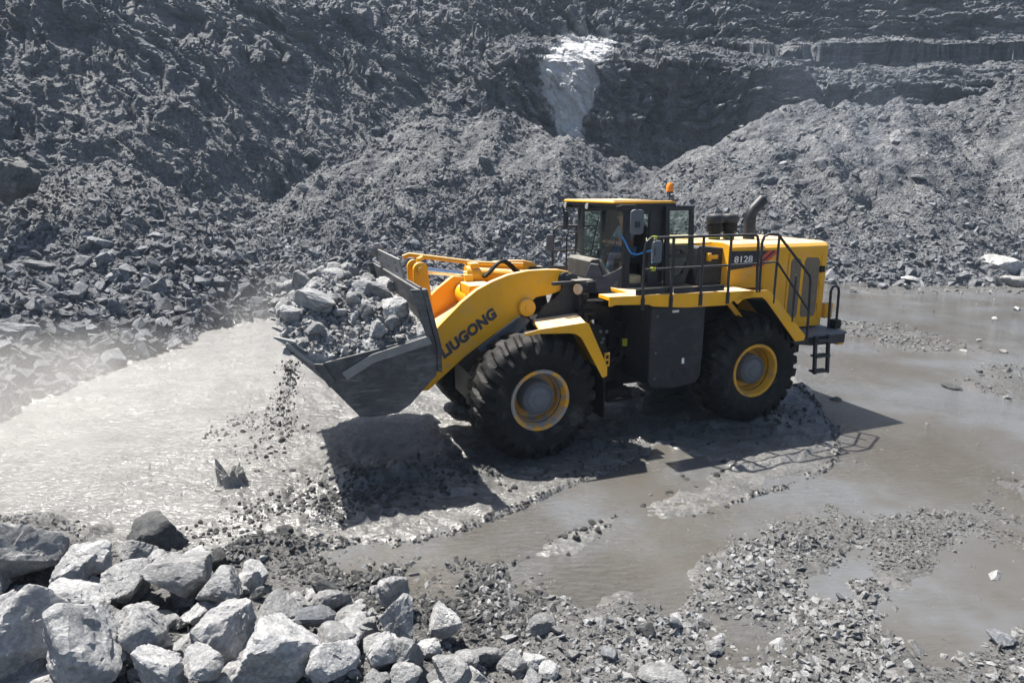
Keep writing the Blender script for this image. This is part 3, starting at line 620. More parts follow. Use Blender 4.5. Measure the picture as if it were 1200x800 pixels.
    def build(s, name, material, parent, bevel=0.0, smooth=35, loc=None):
        me = bpy.data.meshes.new(name); me.from_pydata(s.v, [], s.f); bm = bmesh.new(); bm.from_mesh(me)
        bmesh.ops.remove_doubles(bm, verts=bm.verts, dist=1e-5); bmesh.ops.recalc_face_normals(bm, faces=bm.faces); bm.to_mesh(me); bm.free()
        me.materials.append(material); me.shade_smooth(); me.set_sharp_from_angle(angle=R(smooth))
        o = bpy.data.objects.new(name, me); COL.objects.link(o); o.parent = parent
        if bevel:
            b_ = o.modifiers.new('bevel', 'BEVEL'); b_.width = bevel; b_.segments = 2; b_.limit_method = 'ANGLE'; b_.angle_limit = R(40)
        return o
def arc(c, r, a0, a1, n):
    return [(c[0] + r * math.cos(R(a0 + (a1 - a0) * i / n)), c[1] + r * math.sin(R(a0 + (a1 - a0) * i / n))) for i in range(n + 1)]

TH = R(21.4)
ROOT = bpy.data.objects.new('wheel_loader', None); COL.objects.link(ROOT); ROOT.empty_display_size = 0.5
ROOT.location = (-0.1533, 11.5418, 0.0); ROOT.rotation_euler = (0, 0, TH)
tag(ROOT, 'large yellow and charcoal wheel loader lifting a full bucket of rock', 'wheel loader')
EXv = np.array([math.cos(TH), math.sin(TH), 0]); NVv = np.array([math.sin(TH), -math.cos(TH), 0])
def LW(a, w, z): return np.array(ROOT.location) + EXv * a + NVv * w + np.array([0, 0, z])

# wheels -----------------------------------------------------------
TR = 1.05
def wheel(a, side, wout, rimmat, turn):
    zc = TR - 0.055; c = (a, wout * side, zc); sg = -side            # profile runs from the outer face inward
    m_ = MB(); prof = [(0.0, .452), (0.0, .508), (.03 * sg, .508), (.045 * sg, .47), (.10 * sg, .455), (.13 * sg, .415), (.16 * sg, .40), (.30 * sg, .375), (.34 * sg, .30), (.34 * sg, .02)]
    m_.lathe(c, [(0.0, .452)] + prof[1:4] + prof[4:], 64)
    m_.lathe(c, [(0.0, .452), (.055 * sg, .43), (.13 * sg, .415)], 64)
    w_ = m_.build('wheel', rimmat, ROOT, 0, 30)
    h_ = MB(); h_.lathe(c, [(.32 * sg, .285), (.10 * sg, .275), (.075 * sg, .262), (.075 * sg, .205), (.06 * sg, .19), (.045 * sg, .11), (.03 * sg, .10), (.03 * sg, .0)], 40)
    hub = h_.build('hub', M['hub'], w_, 0, 30)
    bt = MB()
    for i in range(36):
        t = 2 * math.pi * (i + .5) / 36; y = (a + .236 * math.cos(t), zc + .236 * math.sin(t))
        bt.cyl((y[0], c[1] + .078 * sg, y[1]), (y[0], c[1] + .045 * sg, y[1]), .012, n=6)
    bt.build('hub_bolts', M['hub'], w_)
    # tyre with deep lugs
    ns = 24; sub = 14; n = ns * sub
    half = [(0.03, .505, 0), (-.02, .54, 0), (-.055, .62, 0), (-.075, .72, 0), (-.08, .80, .05), (-.07, .87, .55), (-.045, .93, 1), (-.005, .985, 1), (.055, 1.02, 1), (.12, 1.038, 1), (.2, 1.047, 1), (.29, 1.05, 1), (.345, 1.05, .6), (.385, 1.05, .2)]
    prof = half + [(.81 - w, r, g) for (w, r, g) in half[::-1]][1:] if False else half + [(.80 - w, r, g) for (w, r, g) in half[::-1]]
    vs = []; mcount = len(prof)
    for i in range(n):
        for j, (w, r, g) in enumerate(prof):
            hs = 0 if j < len(half) else 0.5
            inward = (w if j < len(half) else .80 - w) / .4
            ph = (i / sub + hs + 0.42 * inward * (1 if j < len(half) else 1)) % 1.0
            groove = max(0.0, min(1.0, (abs(ph - 0.5) - 0.29) / 0.05)) if True else 0
            rr = r - g * .062 * groove
            ww = w + (g * .05 * groove if (j < len(half) and r < 0.99) else (-g * .05 * groove if r < 0.99 else 0))
            t = 2 * math.pi * i / n + turn
            vs.append((a + rr * math.cos(t), c[1] + ww * sg, zc + rr * math.sin(t)))
    ty = MB(); ty.add(vs, [(i * mcount + j, i * mcount + j + 1, ((i + 1) % n) * mcount + j + 1, ((i + 1) % n) * mcount + j) for i in range(n) for j in range(mcount - 1)])
    ty.build('tyre', M['rubber'], w_, 0, 32)
    return w_
wheel(0.0, 1, 1.68, M['dirtyrim'], 0.1); wheel(0.0, -1, 1.68, M['dirtyrim'], 0.2)
wheel(4.43, 1, 1.54, M['rim'], 0.0); wheel(4.43, -1, 1.54, M['rim'], 0.15)

# bucket -----------------------------------------------------------
BW = 1.85
SIDE = [(-3.44, 1.965), (-3.29, 1.69), (-2.87, 1.16), (-2.70, 1.135), (-2.55, 1.13), (-2.32, 1.145), (-2.14, 1.25), (-2.0, 1.40), (-1.74, 1.65), (-1.735, 2.06), (-1.93, 2.92), (-2.08, 2.92), (-1.875, 2.24)]
b_ = MB(); floor_ = [(-3.76, 2.24), (-3.44, 1.93), (-3.24, 1.66), (-2.87, 1.16), (-2.70, 1.135), (-2.32, 1.145), (-2.0, 1.40), (-1.74, 1.65), (-1.735, 2.06), (-1.93, 2.92)]
b_.sheet(floor_[1:], -BW, BW, 0.05)
for sgn in (-1, 1): b_.prism(SIDE, sgn * BW, sgn * (BW - 0.05))
bucket = b_.build('bucket', M['bucket'], ROOT, 0.008)
for sgn in (-1, 1):
    MB().prism([(-3.09, 1.83), (-2.66, 2.055), (-1.86, 2.245), (-1.80, 2.13), (-2.64, 1.93), (-3.02, 1.72)], sgn * (BW + .003), sgn * (BW + .028)).build('side_wear_plate', M['steel'] if sgn > 0 else M['bucket'], bucket, 0.004)
    MB().prism([(-3.45, 2.0), (-3.33, 1.98), (-3.18, 1.72), (-3.265, 1.64)], sgn * (BW + .002), sgn * (BW + .05)).build('side_cutter', M['bucket'], bucket, 0.004)
    MB().prism([(-1.725, 1.70), (-1.725, 2.08), (-1.915, 2.915), (-1.84, 2.915), (-1.655, 2.08), (-1.655, 1.68)], sgn * BW, sgn * (BW - .16)).build('back_edge_bar', M['bucket'], bucket, 0.006)
MB().sheet([(-3.80, 2.27), (-3.40, 1.89)], -BW, BW, 0.055).build('cutting_edge', M['steel'], bucket, 0.006)
for i in range(6):
    w = -1.75 + 3.5 * i / 5
    MB().loft([(-3.74, w - .075, 2.27), (-3.74, w + .075, 2.27), (-3.58, w + .085, 2.10), (-3.58, w - .085, 2.10)], [(-3.69, w - .075, 2.30), (-3.69, w + .075, 2.30), (-3.53, w + .085, 2.16), (-3.53, w - .085, 2.16)]).build('tooth_adapter', M['bucket'], bucket, 0.006)
    MB().loft([(-3.93, w - .035, 2.37), (-3.93, w + .035, 2.37), (-3.70, w + .07, 2.22), (-3.70, w - .07, 2.22)], [(-3.92, w - .03, 2.39), (-3.92, w + .03, 2.39), (-3.65, w + .07, 2.30), (-3.65, w - .07, 2.30)]).build('tooth', M['steel'], bucket, 0.004)
# spill guard with slots along the top of the back plate
def plate_with_slots(w0, w1, z0, z1, a_at, t, slots):
    ws = sorted({w0, w1} | {x for s in slots for x in s[:2]}); zs = sorted({z0, z1} | {x for s in slots for x in s[2:]}); mb = MB()
    for i in range(len(ws) - 1):
        for j in range(len(zs) - 1):
            cw, cz = (ws[i] + ws[i + 1]) / 2, (zs[j] + zs[j + 1]) / 2
            if any(s[0] < cw < s[1] and s[2] < cz < s[3] for s in slots): continue
            q = [(a_at(zz), ww, zz) for ww, zz in ((ws[i], zs[j]), (ws[i + 1], zs[j]), (ws[i + 1], zs[j + 1]), (ws[i], zs[j + 1]))]
            mb.loft(q, [(x[0] + t, x[1], x[2]) for x in q])
    return mb
aat = lambda z: -1.80 - (z - 2.3) * 0.235
sl_ = []
for w in (-.95, -.40, .30):
    for z in (2.98, 3.12): sl_.append((w, w + (.12 if w < 0.2 else .2), z, z + (.05 if w < .2 else .08)))
plate_with_slots(-1.22, .78, 2.86, 3.24, aat, .035, sl_).build('spill_guard', M['steel'], bucket, 0)
MB().loft([(aat(2.1), -1.8, 2.1), (aat(2.1), 1.74, 2.1), (aat(2.9), 1.70, 2.9), (aat(2.9), -1.75, 2.9)], [(aat(2.1) - .02, -1.8, 2.1), (aat(2.1) - .02, 1.74, 2.1), (aat(2.9) - .02, 1.70, 2.9), (aat(2.9) - .02, -1.75, 2.9)]).build('inner_liner', M['steel'], bucket)
plate_with_slots(.80, 1.84, 2.62, 2.95, aat, .03, [(1.05, 1.45, 2.70, 2.75), (1.05, 1.45, 2.82, 2.87)]).build('stone_guard', M['bucket'], bucket, 0)
plate_with_slots(-1.85, -1.24, 2.62, 2.95, aat, .03, [(-1.7, -1.4, 2.70, 2.75)]).build('stone_guard', M['bucket'], bucket, 0)
MB().cyl((-1.86, 1.60, 2.19), (-1.80, 1.60, 2.19), .045, n=12).build('reflector', M['orange'], bucket)

# boom -------------------------------------------------------------
BU = [(-1.62, 1.98), (-1.45, 2.12), (-1.30, 2.26), (-1.03, 2.51), (-.76, 2.705), (-.50, 2.825), (-.21, 2.922), (.14, 2.974), (.48, 2.977), (.70, 2.965), (.86, 2.93), (.95, 2.86), (.97, 2.76), (.90, 2.66), (.77, 2.605)]
BLo = [(.56, 2.555), (.28, 2.515), (.19, 2.44), (.20, 2.36), (.15, 2.29), (.06, 2.245), (-.03, 2.225), (-.44, 1.965), (-.98, 1.61), (-1.41, 1.27), (-1.62, 1.10), (-1.74, 1.10), (-1.80, 1.22), (-1.78, 1.45), (-1.70, 1.78)]
for sgn in (1, -1):
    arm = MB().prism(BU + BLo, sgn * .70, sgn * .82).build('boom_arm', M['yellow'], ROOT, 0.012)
    MB().lathe((.09, sgn * .82, 2.36), [(-.02 * sgn, .15), (.075 * sgn, .15), (.09 * sgn, .135), (.09 * sgn, .05), (.105 * sgn, .045), (.105 * sgn, 0)], 28).build('cylinder_pin_boss', M['yellow'], arm, 0, 30)
    MB().lathe((-1.64, sgn * .82, 1.28), [(-.02 * sgn, .13), (.06 * sgn, .13), (.07 * sgn, .11), (.07 * sgn, 0)], 24).build('bucket_pin_boss', M['yellow'], arm, 0, 30)
    MB().lathe((.80, sgn * .82, 2.80), [(-.02 * sgn, .12), (.05 * sgn, .12), (.06 * sgn, .1), (.06 * sgn, 0)], 24).build('boom_pivot', M['dark'], arm, 0, 30)
    if sgn == 1:
        cu = bpy.data.curves.new('lettering', 'FONT'); cu.body = 'LIUGONG'; cu.size = 1.0; cu.offset = 0.065; cu.extrude = 0.0; cu.space_character = 1.06
        tmp = bpy.data.objects.new('tmp', cu); COL.objects.link(tmp); bpy.context.view_layer.update()
        me = bpy.data.meshes.new_from_object(tmp.evaluated_get(bpy.context.evaluated_depsgraph_get())); bpy.data.objects.remove(tmp)
        vv = np.array([v.co[:] for v in me.vertices]); x0, x1 = vv[:, 0].min(), vv[:, 0].max(); h_ = vv[:, 1].max()
        p0, p1 = np.array([-1.345, 1.612]), np.array([-.42, 2.252]); e = (p1 - p0) / np.linalg.norm(p1 - p0); L_ = np.linalg.norm(p1 - p0); up = np.array([-e[1], e[0]])
        for v in me.vertices:
            s_, t_ = (v.co.x - x0) / (x1 - x0) * L_, v.co.y / h_ * .178; q = p0 + e * (s_ + 0.12 * t_) + up * t_
            v.co = (q[0], -.8235, q[1])
        me.materials.append(M['navy']); o = bpy.data.objects.new('lettering', me); COL.objects.link(o); o.parent = arm
MB().cyl((-.52, -.70, 2.42), (-.52, .70, 2.42), .20, n=28).build('cross_tube', M['yellow'], ROOT, 0)
MB().prism([(-1.52, 1.72), (-1.30, 1.90), (-.62, 2.28), (-.56, 2.12), (-1.30, 1.62), (-1.50, 1.52)], -.698, .698).build('boom_brace', M['yellow'], ROOT, 0.01)
MB().box(-.82, -.40, .02, .60, 2.56, 2.74).build('cross_tube_bracket', M['yellow'], ROOT, 0.02)
# bell crank, tilt cylinder, lift cylinders
for w in (.16, -.28):
    pts = arc((-1.53, 2.99), .125, -20, 190, 12) + [(-1.64, 2.5), (-1.60, 2.0), (-1.52, 1.72), (-1.34, 1.80), (-1.33, 2.2)]
    bc = MB().prism(pts, w - .05, w + .05).build('bell_crank', M['yellow'], ROOT, 0.01)
    MB().cyl((-1.53, w - .09, 2.98), (-1.53, w + .09, 2.98), .06, n=16).build('crank_pin', M['yellow'], bc)
tc_ = MB().cyl((-.66, -.05, 2.84), (.75, -.05, 2.70), .135, n=24).cyl((-.70, -.05, 2.845), (-.60, -.05, 2.835), .15, n=24).build('tilt_cylinder', M['yellow'], ROOT, 0)
MB().cyl((-1.50, -.05, 2.965), (-.66, -.05, 2.84), .058, n=20).build('cylinder_rod', M['chrome'], tc_)
MB().box(-.75, -.60, -.02, .14, 2.63, 2.86).cyl((-.68, .10, 2.62), (-.68, .22, 2.62), .05).build('cylinder_port', M['yellow'], tc_, 0.01)
MB().tube([(-1.72, -.28, 3.16), (-1.62, -.25, 3.20), (-1.2, -.22, 3.135), (-.40, -.2, 3.01), (.45, -.2, 2.95)], .04, 8).tube([(-1.54, .12, 3.06), (-1.54, .10, 3.15), (-1.47, .08, 3.18)], .045).build('rod_guard_bar', M['yellow'], ROOT)
MB().box(-.62, -.46, -.3, .05, 2.95, 3.04).build('guard_bar_clamp', M['yellow'], ROOT, 0.01)
for k_, w in enumerate((.12, .22)):
    MB().tube([(-.42, w, 2.80 + .02 * k_)] + [(-.30 + .45 * t, w, 2.90 + .16 * math.sin(math.pi * t) + .02 * k_) for t in np.linspace(0, 1, 9)] + [(.35, w, 2.80)], .028).build('hydraulic_hose', M['black'], ROOT)
for sgn in (1, -1):
    lc = MB().cyl((.09, sgn * .60, 2.34), (.35, sgn * .60, 1.75), .07, n=16).cyl((.3, sgn * .60, 1.85), (.78, sgn * .60, 0.95), .14, n=20).build('lift_cylinder', M['black'], ROOT)
MB().prism([(-.05, 2.205), (-.40, 1.99), (-.78, 1.74), (-.70, 1.66), (-.32, 1.9), (.02, 2.12)], .83, .88).build('boom_stop_plate', M['grey'], ROOT, 0.006)
MB().prism([(-.02, 2.23), (.05, 2.20), (-.30, 1.74), (-.36, 1.78)], .88, 1.12).build('mudguard_stay', M['grey'], ROOT, 0.006)

# front frame with the boom towers ---------------------------------
MB().prism([(-.75, .62), (-.75, 1.15), (-.3, 1.55), (.3, 2.0), (1.35, 2.0), (1.75, 1.5), (1.75, .62)], -.62, .62).build('front_frame', M['black'], ROOT, 0.02)
MB().cyl((0, -1.2, .995), (0, 1.2, .995), .28, n=24).lathe((0, 0, .995), [(-.35, .28), (-.25, .44), (.25, .44), (.35, .28)], 24).build('front_axle', M['black'], ROOT)
for sgn in (1, -1):
    MB().prism([(.25, 1.95), (.27, 2.18), (.38, 2.36), (.62, 2.50), (.72, 2.62), (.74, 2.78), (.80, 2.88), (.90, 2.90), (1.0, 2.86), (1.06, 2.70), (1.10, 2.4), (1.22, 1.95)], sgn * .84, sgn * .90).build('boom_tower', M['dark'], ROOT, 0.008)
    MB().prism([(.5, 1.95), (.6, 2.4), (.78, 2.85), (1.0, 2.84), (1.2, 1.95)], sgn * .64, sgn * .69).build('boom_tower', M['black'], ROOT, 0.008)
    st = MB().box(.50, 1.0, sgn * .94, sgn * 1.02, 2.73, 2.785).box(.98, 1.12, sgn * .93, sgn * 1.05, 2.30, 2.55).build('lamp_bracket', M['dark'], ROOT, 0.008)
    MB().box(.86, 1.20, sgn * .92, sgn * 1.12, 2.788, 2.806).build('lamp_shield', M['olive'], ROOT, 0.004)
    hl = MB().cyl((.95, sgn * 1.06, 2.655), (1.09, sgn * 1.0, 2.645), .10, .08, 20).build('headlight', M['dark'], ROOT)
    MB().cyl((.925, sgn * 1.071, 2.656), (.951, sgn * 1.0595, 2.655), .093, n=20).build('headlight_lens', M['lamp'], hl)
    MB().tube([(1.02, sgn * 1.05, 2.55), (1.06, sgn * 1.06, 2.40), (1.0, sgn * 1.05, 2.30)], .03).box(.95, 1.25, sgn * .95, sgn * 1.1, 2.24, 2.30).box(1.05, 1.40, sgn * .9, sgn * 1.15, 2.42, 2.44).build('lamp_wiring', M['black'], ROOT)
# front mudguards
for sgn in (1, -1):
    outl = [(-.30, 2.135), (-.05, 2.178), (.752, 2.228), (.80, 2.20), (1.16, 1.455), (1.16, 1.30), (1.08, 1.272), (1.03, 1.36), (.72, 1.90), (.66, 1.99), (.56, 2.055), (.44, 2.075), (-.045, 2.105), (-.29, 2.09)]
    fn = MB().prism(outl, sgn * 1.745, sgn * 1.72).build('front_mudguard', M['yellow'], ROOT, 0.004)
    MB().loft([(-.05, sgn * 1.715, 2.168), (.752, sgn * 1.715, 2.222), (1.0, sgn * .92, 2.222), (.18, sgn * .92, 2.168)], [(-.05, sgn * 1.715, 2.13), (.752, sgn * 1.715, 2.185), (1.0, sgn * .92, 2.185), (.18, sgn * .92, 2.13)]).build('mudguard_top', M['yellow'], fn, 0.004)
    MB().loft([(.755, sgn * 1.715, 2.215), (1.155, sgn * 1.715, 1.40), (1.155, sgn * 1.0, 1.40), (.755, sgn * 1.0, 2.215)], [(.73, sgn * 1.715, 2.205), (1.13, sgn * 1.715, 1.39), (1.13, sgn * 1.0, 1.39), (.73, sgn * 1.0, 2.205)]).build('mudguard_back', M['yellow'], fn)
    MB().box(1.13, 1.16, sgn * 1.0, sgn * 1.70, .55, 1.40).build('mud_flap', M['black'], fn, 0.004)
MB().prism([(.95, 2.10), (1.33, 2.02), (1.52, 1.30), (1.52, 1.02), (1.2, 1.0)], 1.17, 1.21).build('valve_plate', M['black'], ROOT, 0.004)
MB().box(1.40, 1.50, 1.213, 1.225, 1.30, 1.54).build('warning_label', M['yellow'], ROOT)
for z_ in (1.34, 1.44): MB().box(1.425, 1.475, 1.226, 1.23, z_, z_ + .06).build('warning_pictogram', M['black'], ROOT)
MB().cyl((1.22, 1.06, 1.86), (1.22, 1.06, 2.12), .055, n=16).build('accumulator', M['chrome'], ROOT)
MB().cyl((1.22, 1.06, 2.12), (1.22, 1.06, 2.18), .07, n=16).build('accumulator_cap', M['black'], ROOT)
for q, (aa, zz) in enumerate(((1.30, 1.93), (1.36, 1.80), (1.42, 1.92), (1.33, 1.74))): MB().cyl((aa, 1.21, zz), (aa, 1.24, zz), .028, n=10).build('gauge_port', M['grey'], ROOT)
# hitch and centre
MB().box(1.7, 2.1, -.45, .45, .62, .85).box(1.7, 2.1, -.45, .45, 1.5, 1.75).cyl((1.9, 0, .5), (1.9, 0, 1.9), .17, n=20).build('articulation_hitch', M['black'], ROOT, 0.01)
MB().box(1.55, 2.05, .55, 1.1, .66, .80).box(1.5, 2.0, .9, 1.2, .62, .68).build('step_plate', M['black'], ROOT, 0.01)
for k_ in range(5):
    MB().tube([(1.25, .3 + .16 * k_, 1.95 - .1 * k_), (1.6, .35 + .15 * k_, 1.75 - .18 * k_), (1.95, .3 + .15 * k_, 1.62 - .06 * k_), (2.3, .4, 1.75)], .03).build('hydraulic_hose', M['black'], ROOT)
MB().cyl((1.62, .9, 1.30), (2.2, .8, 1.33), .035, n=10).build('steering_rod', M['chrome'], ROOT)
MB().box(1.93, 2.02, .9, .93, 1.55, 1.68).build('service_tag', M['limegreen'], ROOT)
MB().box(1.90, 2.0, .6, .9, 1.70, 1.95).box(2.3, 2.5, .6, .88, 1.2, 2.1).build('valve_block', M['black'], ROOT, 0.01)
MB().cyl((2.42, .9, 1.70), (2.42, .9, 1.88), .05, n=12).build('grease_bottle', M['limegreen'], ROOT)
MB().cyl((2.42, .9, 1.46), (2.42, .9, 1.69), .065, n=12).build('blue_filter', M['blue'], ROOT)
# rear frame
MB().prism([(1.85, .72), (1.85, 2.2), (5.9, 2.2), (6.4, 1.75), (6.4, .95), (4.9, .75), (3.9, .72)], -.60, .60).build('rear_frame', M['black'], ROOT, 0.02)
MB().cyl((4.43, -1.15, .995), (4.43, 1.15, .995), .28, n=24).lathe((4.43, 0, .995), [(-.35, .28), (-.25, .44), (.25, .44), (.35, .28)], 24).build('rear_axle', M['black'], ROOT)
for sgn in (1, -1):
    tk = MB().prism([(2.06, 2.36), (3.16, 2.36), (3.16, 1.52), (3.14, 1.06), (3.05, .93), (2.80, .885), (2.55, .88), (2.13, .93), (2.05, 1.05)], sgn * .62, sgn * 1.60).build('fuel_tank' if sgn > 0 else 'hydraulic_tank', M['dark'], ROOT, 0.03)
    for zz in (2.20, 1.56, 1.10): MB().cyl((2.17, sgn * 1.60, zz), (2.17, sgn * 1.615, zz), .022, n=10).build('bolt', M['grey'], tk)
    for aa, zz in ((2.62, 1.13), (2.88, 1.16)): MB().cyl((aa, sgn * 1.59, zz), (aa, sgn * 1.612, zz), .10, n=24).cyl((aa, sgn * 1.6, zz), (aa, sgn * 1.618, zz), .07, n=20).build('access_cover', M['dark'], tk, 0.004)
    MB().box(2.72, 2.77, sgn * 1.601, sgn * 1.606, 1.32, 1.42).build('label_plate', M['white'], tk); MB().box(2.47, 2.60, sgn * 1.601, sgn * 1.606, 2.24, 2.28).build('label_plate', M['white'], tk)
# deck ---------------------------------------------------------------
for sgn in (1, -1):
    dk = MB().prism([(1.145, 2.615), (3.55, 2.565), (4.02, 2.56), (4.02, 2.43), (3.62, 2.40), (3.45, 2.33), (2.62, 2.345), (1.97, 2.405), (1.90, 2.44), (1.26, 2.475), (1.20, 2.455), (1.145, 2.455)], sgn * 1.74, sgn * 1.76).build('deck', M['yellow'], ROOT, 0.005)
    MB().prism([(1.145, 2.61), (1.72, 2.60), (1.72, 2.54), (1.145, 2.55)], sgn * 1.40, sgn * 1.738).prism([(1.721, 2.60), (4.02, 2.555), (4.02, 2.50), (1.721, 2.54)], sgn * .6, sgn * 1.738).build('deck_plate', M['yellow'], dk, 0.004)
    MB().box(1.66, 2.33, sgn * 1.70, sgn * 1.72, 2.60, 2.70).build('kick_plate', M['dark'], dk, 0.004)
    MB().box(2.40, 3.42, sgn * 1.70, sgn * 1.72, 2.585, 2.685).build('kick_plate', M['dark'], dk, 0.004)
    PA = [1.765, 2.31, 2.905, 3.47]
    rl = MB().tube([(1.765, sgn * 1.75, 3.30), (1.80, sgn * 1.75, 3.47), (1.88, sgn * 1.75, 3.525), (3.93, sgn * 1.75, 3.525), (4.02, sgn * 1.75, 3.50), (4.05, sgn * 1.75, 3.40), (4.10, sgn * 1.75, 2.52)], .024, 10).tube([(1.765, sgn * 1.75, 3.02), (4.07, sgn * 1.75, 3.02)], .020).build('handrail', M['dark'], ROOT)
    for aa in PA: MB().tube([(aa, sgn * 1.762, 2.42), (aa, sgn * 1.762, 2.62), (aa, sgn * 1.75, 2.70), (aa, sgn * 1.75, 3.52 if aa > 1.8 else 3.32)], .024, 8).box(aa - .035, aa + .035, sgn * 1.762, sgn * 1.775, 2.36, 2.56).build('rail_post', M['dark'], rl)
    sr = MB().tube([(4.16, sgn * 1.75, 2.52), (4.13, sgn * 1.75, 3.38), (4.17, sgn * 1.75, 3.49), (4.26, sgn * 1.75, 3.525), (4.46, sgn * 1.75, 3.52), (4.52, sgn * 1.75, 3.47), (5.29, sgn * 1.75, 2.76), (5.32, sgn * 1.75, 2.66), (5.38, sgn * 1.75, 1.58)], .024, 10).tube([(4.14, sgn * 1.75, 3.03), (4.50, sgn * 1.75, 3.04), (5.33, sgn * 1.75, 2.13)], .020).build('stair_rail', M['dark'], ROOT)
    for aa, z0, z1 in ((4.50, 2.30, 3.50), (4.97, 1.93, 2.78)): MB().tube([(aa, sgn * 1.75, z0), (aa, sgn * 1.75, z1)], .022).build('rail_post', M['dark'], sr)
# far deck front hand grip
MB().tube([(1.93, -1.4, 2.55), (1.915, -1.4, 3.34), (1.96, -1.4, 3.42), (2.12, -1.4, 3.42), (2.3, -1.4, 3.42)], .02).build('hand_grip', M['dark'], ROOT)

# cab ------------------------------------------------------------------
ZF, ZT = 2.62, 4.02
CA0, CA1, CW = 1.74, 2.72, .90
cab = MB().box(1.80, CA1, -CW, CW, 2.56, 2.64).build('cab', M['dark'], ROOT, 0.01); MB().box(CA0 - .02, CA1 + .02, -CW - .01, CW + .01, ZT - .09, ZT).build('roof_frame', M['dark'], cab, 0.01)
def pillar(pts0, pts1, t=.05): return MB().loft(pts0, pts1)
for sgn in (1, -1):
    MB().loft([(1.88, sgn * (CW - .09), 2.60), (1.88, sgn * CW, 2.60), (2.03, sgn * CW, 2.60), (2.03, sgn * (CW - .09), 2.60)], [(1.90, sgn * (CW - .09), ZT - .05), (1.90, sgn * CW, ZT - .05), (2.02, sgn * CW, ZT - .05), (2.02, sgn * (CW - .09), ZT - .05)]).build('front_pillar', M['dark'], cab, 0.015)
    MB().box(2.40, 2.62, sgn * (CW - .09), sgn * CW, 2.60, ZT - .05).build('rear_pillar', M['dark'], cab, 0.015)
    MB().box(2.64, 2.72, sgn * (CW - .4), sgn * (CW - .02), 2.60, ZT - .05).build('rear_corner', M['dark'], cab, 0.015)
    MB().box(2.03, 2.40, sgn * (CW - .06), sgn * CW, ZT - .16, ZT - .05).build('door_header', M['dark'], cab, 0.01)
# front: lower panel and bowed windscreen reaching down in a V
mp_ = MB()
FA = lambda w: 1.72 + .18 * max(0.0, (abs(w) - .42) / (CW - .42))
ws = np.array([-.90, -.66, -.44, -.40, -.15, .15, .40, .44, .53, .62, .70, .78, .90])
def gl_bot(w): return float(np.interp(w, [-.9, .40, .62, .70, .86, .9], [3.06, 3.05, 2.82, 2.82, 2.98, 3.02]))
GL = MB(); PN = MB(); n_ = len(ws)
GL.add([(FA(w), w, gl_bot(w)) for w in ws] + [(FA(w) + .05, w, ZT - .10) for w in ws], [(i, i + 1, n_ + i + 1, n_ + i) for i in range(n_ - 1)])
oo = [[(FA(w) - (.13 if w > .3 else .03), w, 2.52) for w in ws], [(FA(w) - .03, w, gl_bot(w)) for w in ws], [(FA(w) + .03, w, gl_bot(w)) for w in ws], [(FA(w) + .04, w, 2.56) for w in ws]]
PN.add([p for r_ in oo for p in r_], [(k_ * n_ + i, k_ * n_ + i + 1, ((k_ + 1) % 4) * n_ + i + 1, ((k_ + 1) % 4) * n_ + i) for k_ in range(4) for i in range(n_ - 1)] + [(0, n_, 2 * n_, 3 * n_), (n_ - 1, 2 * n_ - 1, 3 * n_ - 1, 4 * n_ - 1)])
GL.build('windscreen', M['glass'], cab, 0, 60); PN.build('front_panel', M['dark'], cab, 0, 50)
MB().prism([(1.50, 2.72), (1.50, 3.02), (1.55, 3.06), (1.70, 3.06), (1.70, 2.72)], -.48, .40).build('heater_box', M['olive'], cab, 0.01)
MB().prism([(1.36, 2.50), (1.36, 2.70), (1.70, 2.71), (1.70, 2.50)], -.8, .62).build('cab_skirt', M['dark'], cab, 0.015)
MB().loft([(1.50, .42, 3.0), (1.60, .52, 2.98), (1.66, .60, 2.78), (1.80, .86, 2.92), (1.86, .92, 2.98), (1.86, .92, 2.50), (1.36, .62, 2.50), (1.36, .5, 2.76)], [(1.56, .38, 3.0), (1.66, .48, 2.98), (1.72, .56, 2.78), (1.84, .82, 2.92), (1.90, .88, 2.98), (1.90, .88, 2.50), (1.42, .56, 2.50), (1.42, .46, 2.76)]).build('corner_panel', M['dark'], cab, 0.012)
# rear and far side glass, rear wall
MB().box(2.66, 2.675, -.48, .48, 3.05, ZT - .12).build('rear_window', M['glass'], cab)
MB().box(2.64, 2.70, -.5, .5, 2.6, 3.05).build('rear_wall', M['dark'], cab, 0.01)
MB().box(2.04, 2.40, -CW + .02, -CW + .035, 2.95, ZT - .12).build('side_window', M['glass'], cab)
MB().box(1.75, 2.70, -CW, -CW + .06, 2.6, 3.0).build('side_wall', M['dark'], cab, 0.01)
# roof
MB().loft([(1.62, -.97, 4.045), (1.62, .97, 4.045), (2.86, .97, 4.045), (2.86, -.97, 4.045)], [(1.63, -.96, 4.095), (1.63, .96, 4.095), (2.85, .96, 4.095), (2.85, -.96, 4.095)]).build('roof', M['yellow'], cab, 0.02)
MB().box(1.64, 2.88, -.96, .96, 4.0, 4.044).build('roof_gutter', M['dark'], cab, 0.006)
MB().box(1.60, 2.93, .975, .99, 4.095, 4.108).build('roof_rail', M['dark'], cab)
for w in (-.84, .05):
    lm = MB().cyl((1.60, w, 3.985), (1.70, w, 3.985), .062, .05, 14).build('work_light', M['dark'], cab)
    MB().cyl((1.588, w, 3.985), (1.602, w, 3.985), .054, n=14).build('light_lens', M['lamp'], lm)
MB().tube([(1.70, .32, 3.80), (1.695, .2, 3.45), (1.69, .08, 3.10)], .010).build('wiper', M['black'], cab)
